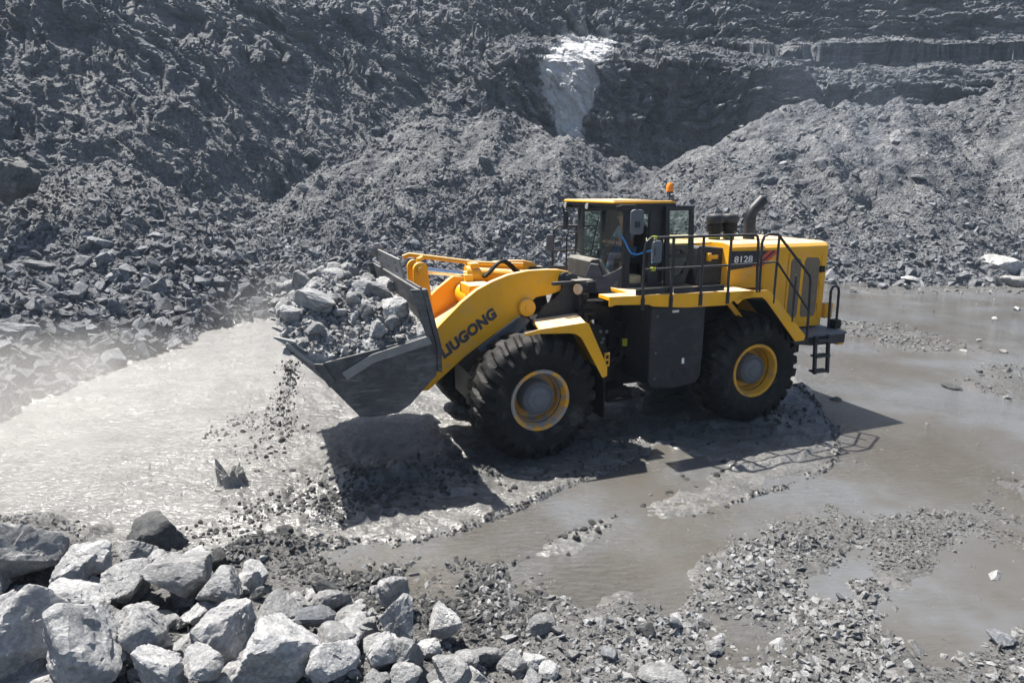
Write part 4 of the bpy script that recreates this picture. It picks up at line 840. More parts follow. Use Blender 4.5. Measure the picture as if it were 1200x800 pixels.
# open door swung back
DW = [(2.66, 4.00), (3.24, 4.00), (3.30, 3.10), (3.12, 2.60), (2.72, 2.60)]; DI = [(2.735, 3.92), (3.165, 3.92), (3.20, 3.14), (3.06, 2.80), (2.80, 2.72)]
dm = MB()
for i in range(5):
    j = (i + 1) % 5; dm.loft([(DW[i][0], .93, DW[i][1]), (DW[j][0], .93, DW[j][1]), (DI[j][0], .93, DI[j][1]), (DI[i][0], .93, DI[i][1])], [(DW[i][0], .985, DW[i][1]), (DW[j][0], .985, DW[j][1]), (DI[j][0], .985, DI[j][1]), (DI[i][0], .985, DI[i][1])])
dr = dm.build('door', M['dark'], cab, 0.008)
MB().prism(DI, .95, .96).build('door_glass', M['glass'], dr) if False else None
o = MB().prism(DI, .95, .96).build('door_glass', M['glass'], cab)
MB().box(2.80, 3.18, .94, .98, 3.10, 3.17).build('door_bar', M['dark'], cab, 0.01)
MB().tube([(2.86, 1.0, 3.22), (2.98, 1.03, 3.24), (3.12, 1.0, 3.17)], .016).build('door_handle', M['dark'], cab)
# inside: seat, wheel, console, cream box on the floor
MB().box(2.22, 2.62, -.05, .45, 2.95, 3.07).prism([(2.48, 3.05), (2.60, 3.05), (2.68, 3.62), (2.60, 3.62)], -.03, .43).box(2.30, 2.52, .05, .35, 2.64, 2.95).build('driver_seat', M['seat'], cab, 0.03)
MB().lathe((0, 0, 0), [(-.012, .19), (0, .202), (.012, .19), (0, .178), (-.012, .19)], 28).cyl((0, -.02, 0), (0, .01, 0), .04).box(-.185, .185, -.005, .005, -.015, .015).build('steering_wheel', M['seat'], cab)
stw = bpy.data.objects['steering_wheel']; stw.rotation_euler = (R(90), R(0), 0); stw.rotation_euler = Euler((R(90), 0, 0)).to_matrix().to_euler(); stw.location = (1.98, -.20, 3.27); stw.rotation_euler = (Matrix.Rotation(R(-55), 3, 'Y') @ Matrix.Rotation(R(90), 3, 'X')).to_euler()
MB().cyl((1.86, .2, 2.66), (1.98, .2, 3.26), .035, n=12).build('steering_column', M['seat'], cab)
MB().box(2.15, 2.55, -.55, -.15, 2.64, 3.15).build('console', M['seat'], cab, 0.02)
# mirrors
def mirror(a, w, z, ww, hh, yaw, name='mirror'):
    me_ = MB(); t = .05; ca_, sa_ = math.cos(yaw), math.sin(yaw)
    pr_ = [(-ww / 2, -hh * .42), (-ww * .3, -hh / 2), (ww * .3, -hh / 2), (ww / 2, -hh * .42), (ww / 2, hh * .42), (ww * .3, hh / 2), (-ww * .3, hh / 2), (-ww / 2, hh * .42)]
    me_.loft([(a + p[0] * ca_ - t * sa_, w + p[0] * sa_ + t * ca_, z + p[1]) for p in pr_], [(a + p[0] * .8 * ca_ + t * sa_, w + p[0] * .8 * sa_ - t * ca_, z + p[1] * .92) for p in pr_]); return me_
mirror(1.95, 1.18, 3.75, .24, .42, .35).build('mirror', M['grey'], cab, 0.02)
MB().tube([(1.66, 1.0, 4.0), (1.66, 1.18, 4.02), (1.90, 1.2, 4.02), (1.935, 1.2, 3.98), (1.94, 1.21, 3.72)], .016).box(1.90, 1.98, 1.18, 1.25, 3.66, 3.76).build('mirror_arm', M['dark'], cab)
mirror(1.955, 1.80, 3.31, .17, .37, .15).build('mirror', M['grey'], ROOT, 0.03)
for z_ in (3.50, 2.995): MB().cyl((1.94, 1.75, z_), (1.94, 1.75, z_ + .055), .045, n=12).build('mirror_clamp', M['limegreen'], ROOT)
MB().tube([(1.93, 1.75, 3.54), (1.90, 1.82, 3.50), (1.90, 1.84, 3.31), (1.92, 1.82, 3.1), (1.95, 1.75, 3.02)], .012).build('mirror_arm', M['dark'], ROOT)
mirror(1.80, -1.20, 3.68, .10, .38, .9).build('mirror', M['dark'], cab, 0.02)
mirror(1.55, -1.40, 3.22, .17, .36, .5).build('mirror', M['grey'], ROOT, 0.03)
MB().tube([(1.70, -.95, 3.98), (1.72, -1.2, 3.98), (1.78, -1.2, 3.6)], .016).tube([(1.55, -1.40, 3.2), (1.7, -1.4, 3.3), (1.915, -1.4, 3.3)], .012).build('mirror_arm', M['dark'], cab)
# beacon
bc = MB().cyl((2.80, .86, 4.07), (2.80, .86, 4.23), .013, n=8).cyl((2.80, .86, 4.215), (2.80, .86, 4.245), .052, n=16).build('beacon', M['dark'], cab)
MB().lathe_z((2.80, .86, 4.245), [(0, 0), (0, .062), (.06, .066), (.115, .06), (.145, .04), (.15, 0)], 20).build('beacon_lens', M['orange'], bc, 0, 40)
MB().box(2.70, 2.95, .75, .93, 4.08, 4.11).build('antenna_base', M['dark'], cab, 0.01)
# box behind the cab, hood ----------------------------------------------
ac = MB().prism([(3.36, 2.56), (3.36, 3.24), (3.40, 3.29), (3.96, 3.235), (4.0, 3.22), (4.0, 2.56)], -.95, 1.0).build('cooler_box', M['dark'], ROOT, 0.02)
for q in ((3.50, 2.64), (3.88, 2.64), (3.50, 3.10)): MB().cyl((q[0], 1.0, q[1]), (q[0], 1.012, q[1]), .018, n=8).build('bolt', M['grey'], ac)
MB().box(3.60, 3.78, 1.02, 1.06, 3.05, 3.12).box(3.55, 3.62, 1.0, 1.08, 3.02, 3.16).build('latch', M['yellow'], ac, 0.01)
MB().box(2.95, 3.9, -.7, .7, 3.29, 3.32).build('box_lid', M['yellow'], ac, 0.006)
MB().box(2.95, 3.34, -.9, .5, 2.62, 3.28).build('cooler_core', M['mesh'], ac, 0.01)
HW = 1.20
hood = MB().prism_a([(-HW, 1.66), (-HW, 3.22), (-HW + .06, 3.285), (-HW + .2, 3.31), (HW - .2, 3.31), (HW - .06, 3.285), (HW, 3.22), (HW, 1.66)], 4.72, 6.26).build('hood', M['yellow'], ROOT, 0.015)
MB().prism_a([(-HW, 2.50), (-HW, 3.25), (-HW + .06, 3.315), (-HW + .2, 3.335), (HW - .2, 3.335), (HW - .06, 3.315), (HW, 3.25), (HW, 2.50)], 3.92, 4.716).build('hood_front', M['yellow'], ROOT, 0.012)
for sgn in (1, -1):
    W_ = sgn * (HW + .004); Wb = sgn * (HW - .01)
    stp = MB().prism([(3.955, 2.855), (3.955, 3.195), (5.00, 3.175), (4.63, 2.905)], Wb, W_).build('side_stripe', M['dark'], hood if False else ROOT)
    for k_ in (0, 1):
        x = .17 * k_; MB().prism([(4.42 + x, 2.893 - .02 * 0), (4.80 + x, 3.177), (4.90 + x, 3.175), (4.52 + x, 2.90)], sgn * (HW - .01), sgn * (HW + .0075)).build('red_stripe', M['red'], stp)
    # rear grille doors
    fr_ = MB()
    for (a0, a1, z0, z1) in ((5.30, 6.16, 1.76, 1.80), (5.30, 6.16, 3.06, 3.10), (5.30, 5.34, 1.76, 3.10), (6.12, 6.16, 1.76, 3.10)): fr_.box(a0, a1, sgn * HW, sgn * (HW + .012), z0, z1)
    gd = fr_.build('grille_door', M['yellow'], hood, 0.003)
    for a0, a1 in ((5.37, 5.62), (5.70, 6.08)):
        pl_ = [(a0 + .04, 1.86), (a0, 1.93), (a0, 2.94), (a0 + .05, 3.02), (a1 - .05, 3.0), (a1, 2.92), (a1, 1.93), (a1 - .04, 1.86)]
        MB().prism(pl_, sgn * (HW - .01), sgn * (HW + .006)).build('grille', M['mesh'], hood)
        lv = MB()
        for z in np.arange(1.92, 2.98, .045): lv.box(a0 + .012, a1 - .012, sgn * (HW + .006), sgn * (HW + .010), z, z + .012)
        tag(lv.build('grille_slats', M['mesh'], hood), kind='stuff')
    MB().box(6.08, 6.18, sgn * (HW + .0), sgn * (HW + .05), 2.72, 2.84).build('tail_lamp', M['black'], hood, 0.006)
    for z_ in (2.45, 2.0): MB().box(6.10, 6.16, sgn * (HW + .012), sgn * (HW + .03), z_, z_ + .1).build('hinge', M['yellow'], hood, 0.004)
    MB().box(4.36, 4.52, sgn * HW, sgn * (HW + .015), 2.72, 2.78).build('hood_latch', M['yellow'], ROOT, 0.004)
cu = bpy.data.curves.new('model_number', 'FONT'); cu.body = '8128'; cu.size = 1.0; cu.offset = 0.022
tmp = bpy.data.objects.new('tmp', cu); COL.objects.link(tmp); bpy.context.view_layer.update()
me = bpy.data.meshes.new_from_object(tmp.evaluated_get(bpy.context.evaluated_depsgraph_get())); bpy.data.objects.remove(tmp)
vv = np.array([v.co[:] for v in me.vertices]); x0, x1 = vv[:, 0].min(), vv[:, 0].max(); h_ = vv[:, 1].max()
for v in me.vertices: v.co = (4.02 + (v.co.x - x0) / (x1 - x0) * .42, -(HW + .0075), 2.985 + v.co.y / h_ * .115)
me.materials.append(M['white']); o = bpy.data.objects.new('model_number', me); COL.objects.link(o); o.parent = ROOT
# lower cladding: sloping stair stringer from the deck to the rear platform
for sgn in (1, -1):
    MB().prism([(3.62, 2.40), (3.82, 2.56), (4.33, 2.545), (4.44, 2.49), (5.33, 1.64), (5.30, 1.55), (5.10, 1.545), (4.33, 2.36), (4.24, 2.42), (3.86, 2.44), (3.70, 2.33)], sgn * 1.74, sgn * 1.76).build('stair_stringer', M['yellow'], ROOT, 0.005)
    MB().loft([(4.0, sgn * 1.205, 2.50), (4.40, sgn * 1.205, 2.46), (5.28, sgn * 1.205, 1.62), (5.14, sgn * 1.205, 1.56), (4.30, sgn * 1.205, 2.36), (4.0, sgn * 1.205, 2.40)], [(4.0, sgn * 1.738, 2.50), (4.40, sgn * 1.738, 2.46), (5.28, sgn * 1.738, 1.62), (5.14, sgn * 1.738, 1.56), (4.30, sgn * 1.738, 2.36), (4.0, sgn * 1.738, 2.40)]).build('rear_wheel_arch', M['black'], ROOT)
    MB().prism([(3.73, 2.42), (3.86, 2.42), (4.34, 1.93), (4.28, 1.86)], sgn * 1.2, sgn * 1.24).build('arch_brace', M['yellow'], ROOT, 0.005)
    pf = MB().box(5.30, 6.42, sgn * .9, sgn * 1.70, 1.575, 1.625).build('rear_platform', M['grey'], ROOT, 0.006)
    MB().prism([(5.12, 1.53), (5.32, 1.572), (6.44, 1.572), (6.44, 1.39), (5.6, 1.40), (5.2, 1.46)], sgn * .7, sgn * 1.66).build('platform_box', M['dark'], pf, 0.01)
    ld = MB()
    for a0 in (5.60, 5.92): ld.loft([(a0, sgn * 1.68, 1.60), (a0 + .055, sgn * 1.68, 1.60), (a0 + .055, sgn * 1.74, 1.60), (a0, sgn * 1.74, 1.60)], [(a0 + .03, sgn * 1.72, .86), (a0 + .085, sgn * 1.72, .86), (a0 + .085, sgn * 1.78, .86), (a0 + .03, sgn * 1.78, .86)])
    ld = ld.build('ladder', M['dark'], ROOT, 0.005)
    for z in (1.50, 1.20, .90): MB().box(5.64, 5.98, sgn * 1.62, sgn * 1.79, z - .02, z + .02).build('ladder_step', M['dark'], ld, 0.005)
    MB().tube([(6.32, sgn * 1.35, 1.60), (6.28, sgn * 1.35, 2.36), (6.32, sgn * 1.35, 2.44), (6.40, sgn * 1.35, 2.455), (6.46, sgn * 1.35, 2.42), (6.49, sgn * 1.35, 2.34), (6.52, sgn * 1.35, 1.60)], .025, 10).build('rear_hand_grip', M['dark'], ROOT)
    MB().cyl((6.44, sgn * 1.40, 1.70), (6.52, sgn * 1.40, 1.70), .075, n=18).box(6.36, 6.50, sgn * 1.32, sgn * 1.48, 1.625, 1.80).build('rear_work_light', M['black'], ROOT, 0.008)
    MB().box(6.44, 6.62, sgn * 1.20, sgn * 1.50, 1.30, 1.60).build('bumper_corner', M['yellow'], ROOT, 0.03)
    MB().box(6.30, 6.50, sgn * 1.15, sgn * 1.24, 1.80, 2.10).build('side_marker', M['yellow'], ROOT, 0.01)
MB().prism([(5.3, 1.1), (5.3, 1.5), (6.55, 1.5), (6.6, 1.3), (6.2, 1.15)], -.75, .75).build('counterweight', M['dark'], ROOT, 0.04)
MB().box(6.262, 6.30, -1.0, 1.0, 1.75, 3.05).build('radiator_grille', M['mesh'], ROOT, 0.01)
# exhaust and air cleaners
ex_ = MB(); pts = [(5.18, .2, 3.30), (5.18, .2, 3.72), (5.19, .2, 3.80), (5.24, .2, 3.88), (5.46, .2, 4.08)]
ex_.tube(pts, .115, 20).build('exhaust_pipe', M['dark'], ROOT, 0, 50)
MB().cyl((5.447, .2, 4.067), (5.463, .2, 4.083), .098, n=20).build('exhaust_mouth', M['black'], ROOT)
for (aa, w) in ((4.26, .3), (4.60, .3)):
    ai = MB().lathe_z((aa, w, 3.32), [(0, 0), (0, .11), (.14, .11), (.16, .155), (.30, .155), (.31, .145), (.34, .165), (.42, .165), (.47, .15), (.50, .10), (.505, 0)], 26).build('air_cleaner', M['black'], ROOT, 0, 30)
    MB().lathe_z((aa, w, 3.66), [(0, .167), (.03, .168), (.08, .168), (.125, .155), (.16, .105), (.168, 0)], 26).build('air_cleaner_cap', M['dark'], ai, 0, 30)
    MB().lathe_z((aa, w, 3.36), [(0, .113), (.05, .113)], 20).build('air_cleaner_clamp', M['limegreen'], ai)

# ------------------------------------------------------------------ load in the bucket
def load_z(a, w):
    z = np.minimum(2.47 + 0.66 * (a + 3.72), 3.02 - 0.10 * np.abs(w + .5)); side = np.interp(a, [-3.7, -3.05, -1.85], [2.20, 2.06, 2.32])
    z = np.minimum(z, side + 0.62 * (1.80 - w)); z = np.minimum(z, side + 0.1 + 0.7 * (1.80 + w)); z = np.minimum(z, 2.58 - 0.20 * sstep(-.2, 1.6, w) + 0.42 * np.abs(a + 1.95))
    return z
aa = np.linspace(-3.76, -1.86, 70); ww = np.linspace(-1.79, 1.79, 120); A2, W2 = np.meshgrid(aa, ww, indexing='ij'); A2, W2 = A2.ravel(), W2.ravel()
Z2 = load_z(A2, W2) + 0.05 * fbm(np.c_[A2 * 3, W2 * 3, 0 * A2], 4, 700) - 0.06
vs = [(a, -w, z) for a, w, z in zip(A2, W2, Z2)]; na_, nw_ = 70, 120
fs = [(i * nw_ + j, i * nw_ + j + 1, (i + 1) * nw_ + j + 1, (i + 1) * nw_ + j) for i in range(na_ - 1) for j in range(nw_ - 1)]
# closed underneath, resting on the bucket floor
vb = [(a, w, max(1.22, float(np.interp(a, [-3.7, -2.87, -2.3, -1.9], [2.12, 1.24, 1.22, 1.5])))) for a, w, z in vs]
n0 = len(vs); fs += [tuple(n0 + i for i in f[::-1]) for f in fs]
ring = [i * nw_ for i in range(na_)] + [(na_ - 1) * nw_ + j for j in range(1, nw_)] + [i * nw_ + nw_ - 1 for i in range(na_ - 2, -1, -1)] + list(range(nw_ - 2, 0, -1))
fs += [(ring[i], ring[(i + 1) % len(ring)], n0 + ring[(i + 1) % len(ring)], n0 + ring[i]) for i in range(len(ring))]
me = bpy.data.meshes.new('rubble_load'); me.from_pydata([tuple(LW(a, -w, z)) for a, w, z in vs + vb], [], fs); me.materials.append(M['boulder']); me.shade_flat()
o = bpy.data.objects.new('rubble_load', me); COL.objects.link(o); o['kind'] = 'stuff'
n_ = 6500; ra = rng.uniform(-3.80, -1.9, n_); rw = rng.uniform(-1.78, 1.78, n_); rz = load_z(ra, rw)
s_ = powsize(n_, 0.016, 0.12, 1.9); scatter('bucket_rubble', np.array([LW(a, w, z - 0.03) for a, w, z in zip(ra, rw, rz)]), s_, SMALLP)
GB = 'loose rocks heaped in the loader bucket'; ANCHB = []; FILLB = []
def in_bucket(mesh, a, w, dz, size, rot, label, scale=None):
    if label: ANCHB.append((-w * 80, -a * 80, label))
    z = float(load_z(np.array([a]), np.array([w]))[0]); return rock('rock', mesh, LW(a, w, z + dz), size, rot, label, 'rock', GB, scale)
in_bucket(BIG[2], -2.45, .50, .02, .42, (0.3, .2, .6), 'largest bluish rock in the bucket, lying against the back plate', (.46, .34, .26))
in_bucket(BIG[5], -2.22, 1.30, .08, .3, (.5, -.4, 1.1), 'pale angular rock in the bucket just behind the near side plate', (.33, .24, .22))
in_bucket(BIG[7], -3.30, .95, .06, .3, (.1, .25, .2), 'flat white topped rock near the front lip of the bucket', (.36, .26, .17))
in_bucket(BIG[1], -3.35, -.35, .04, .3, (.2, .3, .9), 'tall grey rock at the front crest of the bucket load', (.34, .28, .24))
in_bucket(MID[3], -2.95, .25, .05, .2, (.2, .1, .3), 'rounded pale rock in the middle of the bucket load', (.20, .16, .14))
in_bucket(BIG[9], -2.55, -.95, .05, .25, (.3, .2, 1.9), 'grey rock leaning on the spill guard at the far end of the bucket load', (.28, .22, .2))
in_bucket(MID[6], -2.30, 1.55, .05, .15, (.3, .5, .9), 'small white rock beside the orange reflector in the bucket', (.15, .12, .12))
in_bucket(BIG[4], -3.10, -1.05, .06, .25, (.6, .2, 2.4), 'slanted slab on the far front crest of the bucket load', (.34, .24, .13))
for i in range(66):
    a, w = random.uniform(-3.78, -1.98), random.uniform(-1.65, 1.62); s_ = random.choice((.06, .07, .08, .09, .11, .13, .16, .19))
    FILLB.append((in_bucket(random.choice(MID), a, w, s_ * .2, s_, (random.uniform(-.7, .7), random.uniform(-.7, .7), random.uniform(0, 6.2)), None), -w * 80, -a * 80, s_, 'bk', 'rock', (.085, .12)))
rock('rock', MID[2], LW(-2.05, -1.12, 3.22), .16, (.2, .3, .5), 'pale rock caught on the top corner of the spill guard', 'rock', None, (.17, .13, .15))

# ------------------------------------------------------------------ boulders in the foreground, each placed where it lies
ANCH = {}
FILL = []                                            # nameless fillers get their labels from what they lie beside
def fg(px, py, wpx, hpx, zr, mesh, rot, label, group='boulders tipped along the near edge of the mud'):
    ANCH.setdefault('fg', []).append((px, py, label)); p = at(px, py, zr)
    for _ in range(3): p = at(px, py, min(zr, gz(p[0], p[1]) + hpx * .55 / 2 / FPX * np.linalg.norm(p)) if group is None or hpx < 40 else zr)
    d = np.linalg.norm(p - np.array([0, 0, CAMH])); sx = wpx / 2 / FPX * d; sz = hpx / 2 / FPX * d
    return rock('boulder', mesh, tuple(p), 1, rot, label, 'boulder', group, (sx * .99, (sx + sz) * .5, sz * 1.04))
B = BIG
fg(183, 624, 64, 56, .22, MIDD[2], (.1, .15, .3), 'dark wet boulder alone in the mud above the pale boulders', None)
fg(26, 650, 70, 80, .50, B[0], (.2, -.65, .2), 'tall tilted slab boulder at the left edge above the heap')
fg(60, 638, 34, 34, .42, B[3], (.5, .1, 1.0), 'small bluish boulder wedged right of the tilted slab at the left edge')
fg(108, 652, 46, 44, .40, B[6], (.2, .4, .7), 'dark topped boulder second from the tilted slab along the back of the heap')
fg(92, 664, 52, 50, .40, B[8], (.6, .2, 1.9), 'pale sunlit boulder below the dark topped one at the back of the heap')
fg(146, 682, 58, 58, .42, B[2], (.3, -.3, 2.2), 'upright grey boulder in front of the dark wet boulder')
fg(216, 672, 88, 60, .42, B[10], (.2, .25, .4), 'wide grey boulder with a pale flat top just below the dark wet boulder')
fg(80, 698, 76, 46, .50, B[4], (.1, .2, .1), 'long low boulder above the biggest left boulder')
fg(100, 757, 108, 96, .62, B[1], (.25, .35, .5), 'biggest blocky boulder at the lower left of the heap')
fg(18, 752, 84, 96, .62, B[11], (.4, .3, 1.6), 'jagged boulder at the lower left corner beside the biggest block')
fg(170, 742, 62, 60, .55, B[9], (.3, .7, 1.3), 'boulder with a dark right face beside the biggest left block')
fg(258, 736, 106, 66, .50, B[5], (.1, -.45, .35), 'long boulder slanting up to the left in the middle of the heap')
fg(323, 764, 92, 72, .55, B[7], (.2, .1, .9), 'smooth faced grey boulder bottom centre of the heap')
fg(264, 690, 62, 50, .40, B[0], (.5, .2, 2.6), 'pale rounded boulder right of the wide flat topped one')
fg(296, 683, 34, 36, .36, B[3], (.2, .4, .2), 'small boulder touching the right side of the pale rounded one')
fg(324, 716, 62, 44, .42, B[6], (.3, -.2, 1.4), 'pale cracked boulder above the smooth faced grey one')
fg(374, 720, 54, 42, .38, MIDG[3], (.4, .3, .8), 'dark grey boulder right of the pale cracked one')
fg(378, 686, 36, 40, .32, MIDD[1], (.7, .2, .3), 'dark pointed rock standing in black gravel behind the heap')
fg(256, 655, 26, 26, .3, MIDD[2], (.2, .7, .3), 'small dark pointed rock behind the wide flat topped boulder')
fg(60, 797, 110, 26, .70, B[8], (.0, .1, .3), 'pale flat boulder cut by the bottom edge at the left')
fg(186, 782, 62, 48, .60, B[2], (.3, .5, .2), 'grey boulder at the bottom edge right of the biggest block')
fg(236, 778, 50, 44, .55, B[10], (.6, .1, 1.2), 'boulder at the bottom edge below the long slanting one')
fg(216, 757, 40, 34, .52, B[4], (.2, .3, 2.7), 'small wedge boulder between the dark faced and the slanting one')
fg(392, 778, 58, 54, .50, B[9], (.2, .4, .5), 'pale slab boulder leaning right at the bottom edge')
fg(456, 692, 54, 42, .28, B[1], (.1, .2, 2.0), 'pale boulder alone at the back of the gravel, right of the heap')
fg(467, 728, 42, 54, .36, B[7], (.3, .2, 2.9), 'upright block boulder below the lone pale one')
fg(521, 724, 32, 46, .28, B[5], (.9, .3, .9), 'small upright boulder standing alone in the gravel right of the heap')
fg(415, 735, 56, 38, .38, B[6], (.1, .3, 1.0), 'pale flat boulder left of the upright block')
fg(444, 765, 38, 46, .42, B[3], (.4, .5, 2.2), 'narrow boulder below the pale flat one')
fg(476, 768, 40, 42, .40, B[0], (.3, .1, .4), 'bluish boulder directly under the upright block')
fg(500, 762, 30, 36, .36, B[10], (.2, .2, 1.2), 'small boulder right of the bluish one under the block')
fg(528, 784, 52, 44, .40, B[8], (.4, .3, 2.4), 'rough pale boulder at the bottom edge below the lone upright one')
fg(571, 770, 40, 38, .34, B[2], (.3, .4, .9), 'boulder with bright left face at the bottom edge')
fg(600, 778, 36, 36, .32, B[11], (.2, .1, .1), 'white chipped boulder at the bottom edge')
fg(626, 776, 38, 34, .3, B[4], (.5, .2, 1.7), 'last grey boulder at the right end of the heap')
fg(632, 732, 38, 26, .20, MID[6], (.1, .1, .4), 'flat white stone lying on dark gravel in the bottom centre', None)
fg(776, 794, 60, 24, .22, MID[3], (.0, .1, .2), 'pale stone cut by the bottom edge right of the heap', None)
fg(755, 736, 28, 26, .20, MIDD[3], (.3, .2, .5), 'dark round stone in the bottom gravel', None)
fg(716, 766, 28, 24, .22, MIDG[1], (.3, .2, 1.5), 'smooth dark grey stone near the bottom edge', None)
fg(790, 728, 26, 20, .18, MIDG[4], (.3, .4, .5), 'grey stone at the edge of the brown puddle gravel', None)
fg(840, 758, 26, 14, .18, MID[1], (.1, .2, .5), 'flat pale stone among gravel at the lower right', None)
fg(912, 755, 24, 15, .18, MID[4], (.1, .1, 1.5), 'pale wedge stone on the right gravel bank', None)
fg(1164, 675, 20, 13, .02, MID[2], (.1, .1, .5), 'white stone on the edge of the far right puddle', None)
fg(1090, 712, 18, 9, .0, MIDG[5], (.1, .1, .9), 'flat stone at the left tip of the far right puddle', None)
fg(1170, 744, 32, 18, .08, MIDG[8], (.2, .1, .2), 'biggest stone on the gravel at the lower right corner', None)
fg(335, 620, 22, 14, .10, MIDD[2], (.1, .2, 1.2), 'dark clod like rock at the tip of the black gravel', None)
fg(500, 686, 16, 12, .16, MID[2], (.1, .2, 1.2), 'small pale stone behind the lone pale boulder', None)
hp = np.array([p[:2] for p in HEAPFG]); cnt = 0; placed = []
lowp = A([(-60, 640), (130, 648), (330, 690), (480, 730), (560, 765), (650, 790), (660, 850), (-60, 850)])
while cnt < 195:
    px, py = random.uniform(-20, 660), random.uniform(640, 815); q = at(px, py, .3)
    if poly_sd(np.array([q[0]]), np.array([q[1]]), lowp)[0] < 0.05: continue
    s_ = random.choice((.06, .08, .09, .11, .13, .15, .18, .21, .24)) * (1.0 if px < 420 else .75)
    z = gz(q[0], q[1]); cnt += 1
    FILL.append((rock('boulder', random.choice(BIG + MID), (q[0], q[1], z + s_ * .45), s_, (random.uniform(-.6, .6), random.uniform(-.6, .6), random.uniform(0, 6.2)), None, 'boulder', 'boulders tipped along the near edge of the mud', (s_, s_ * random.uniform(.7, .95), s_ * random.uniform(.55, .85))), px, py, s_, 'fg', 'boulder', (.1, .17)))

# ------------------------------------------------------------------ rocks on the left heap, the far shore and in the water
GLH = 'rocks on the left rubble heap'
def lh(px, py, d, s, mesh, rot, label, group=GLH, scale=None):
    if label: ANCH.setdefault('lh', []).append((px, py, label))
    p = at_depth(px, py, d); z = surf(p[0], p[1]); return rock('rock', mesh, (p[0], p[1], z + s * .15), s, rot, label, 'rock', group, scale)
lh(72, 338, 19.0, .5, MIDW[3], (.2, .3, .5), 'long pale slab halfway up the left rubble heap', GLH, (.62, .36, .25))
lh(50, 312, 20.5, .5, MIDG[2], (.2, .1, .2), 'wide grey slab above the long pale one on the left heap', GLH, (.65, .4, .26))
lh(118, 280, 22, .4, MIDG[5], (.4, .1, .9), 'big grey rock high on the left heap below its peak', GLH, (.5, .4, .33))
lh(20, 412, 15.0, .6, MIDG[9], (.1, .1, .2), 'large dusty boulder at the left edge behind the dust', GLH, (.9, .6, .42))
lh(150, 350, 20.0, .3, MIDG[7], (.4, .4, .9), 'blocky rock at the foot of the left heap by the mud')
lh(205, 352, 21.5, .3, MIDG[1], (.1, .4, 1.9), 'square rock at the foot of the left heap, right of the blocky one')
lh(262, 342, 23.5, .3, MIDG[0], (.2, .1, .4), 'grey rock at the right toe of the left heap')
lh(290, 348, 24, .25, MIDD[1], (.2, .5, .4), 'dark rock out in the mud beyond the toe of the left heap')
lh(560, 297, 29, .5, MIDW[0], (.4, .3, .7), 'big pale rock behind the loader boom at the foot of the slope', None, (.55, .42, .36))
q = at_depth(6, 205, 22.5); rock('rock_outcrop', rock_mesh('rock_outcrop', 23, 5, M['darkrock'], planes=12, chip=.1), tuple(q), 1, (.2, .5, .4), 'dark cracked rock outcrop at the left edge above the left heap', 'rock outcrop', None, (1.05, 1.0, 1.3))
for i in range(75):
    px, py = random.uniform(-30, 330), random.uniform(250, 425)
    if py < 235 + abs(px - 130) * .55 or py > 440 - px * .33: continue
    d = CAMH / math.tan(max(.08, PITCH + math.atan((py - 400) / FPX))) if py > 330 else 25.5 - (py - 200) * .035
    d = min(max(d * .96, 13.5), 26); s_ = random.choice((.13, .15, .17, .2, .24, .3))
    FILL.append((lh(px, py, d, s_, random.choice(MIDG), (random.uniform(-.6, .6), random.uniform(-.6, .6), random.uniform(0, 6)), None), px, py, s_, 'lh', 'rock', (.16, .22)))
GRS = 'pale rocks along the far right shore'
def rs(px, py, wpx, hpx, mesh, rot, label, z=.12, group=GRS, cat='rock'):
    if label: ANCH.setdefault('rs', []).append((px, py, label))
    p = at(px, py, z); d = np.linalg.norm(p - np.array([0, 0, CAMH])); s = wpx / 2 / FPX * d; h_ = hpx / 2 / FPX * d
    return rock('rock', mesh, tuple(p), s, rot, label, cat, group, (s * 1.05, s * .8, h_ * 1.15))
rs(1176, 312, 56, 30, MIDW[4], (.1, .25, .3), 'largest white boulder at the far shore by the right edge', .7)
rs(1188, 329, 44, 22, MIDW[0], (.1, .1, 1.3), 'white boulder below the largest one at the right edge', .2)
rs(1088, 316, 36, 18, MIDW[2], (.2, .1, .2), 'smooth white rock in the middle of the far shore row', .35)
rs(1068, 327, 40, 14, MIDW[1], (.1, .1, .6), 'flat white rock at the water edge, left in the far shore row', .15)
rs(1075, 307, 26, 9, MIDW[3], (.1, .1, .9), 'white slab lying on the slope above the far shore row', .8)
rs(1124, 325, 38, 15, MIDW[2], (.1, .3, 1.9), 'low white rock right of the smooth one on the far shore', .18)
rs(1150, 330, 26, 12, MIDG[3], (.2, .1, .4), 'grey rock between the low white rock and the right edge boulders', .12)

for i in range(18):
    px = random.uniform(990, 1215); py = random.uniform(322, 336)
    w_ = random.uniform(8, 18); FILL.append((rs(px, py, w_, random.uniform(5, 10), random.choice(MIDW + MIDG), (random.uniform(-.4, .4), random.uniform(-.4, .4), random.uniform(0, 6)), None, .08), px, py, w_, 'rs', 'rock', (10, 14)))
for px, py, w_, h_, mesh, lab in ((1115, 453, 19, 6, MIDD[0], 'dark flat stone in the brown water at the right'), (1166, 373, 9, 5, MIDW[1], 'small white stone farthest out in the brown water'), (1192, 362, 10, 7, MIDW[3], 'white stone in the water at the right edge'),
        (1176, 411, 11, 4, MIDW[2], 'low white stone in the water above the right gravel bar'), (1131, 411, 9, 4, MIDW[0], 'white stone at the right end of the middle gravel bar'), (1147, 398, 8, 3, MIDW[4], 'tiny flat white stone right of the middle gravel bar'), (978, 467, 20, 7, MIDD[3], 'dark clod in the shade behind the rear tyre'), (986, 645, 12, 6, MIDD[1], 'dark stone standing in the grey puddle'), (985, 699, 12, 6, MIDG[2], 'bluish stone at the near rim of the grey puddle')):
    rs(px, py, w_, h_, mesh, (.05, .05, random.uniform(0, 6)), lab, .02, None)
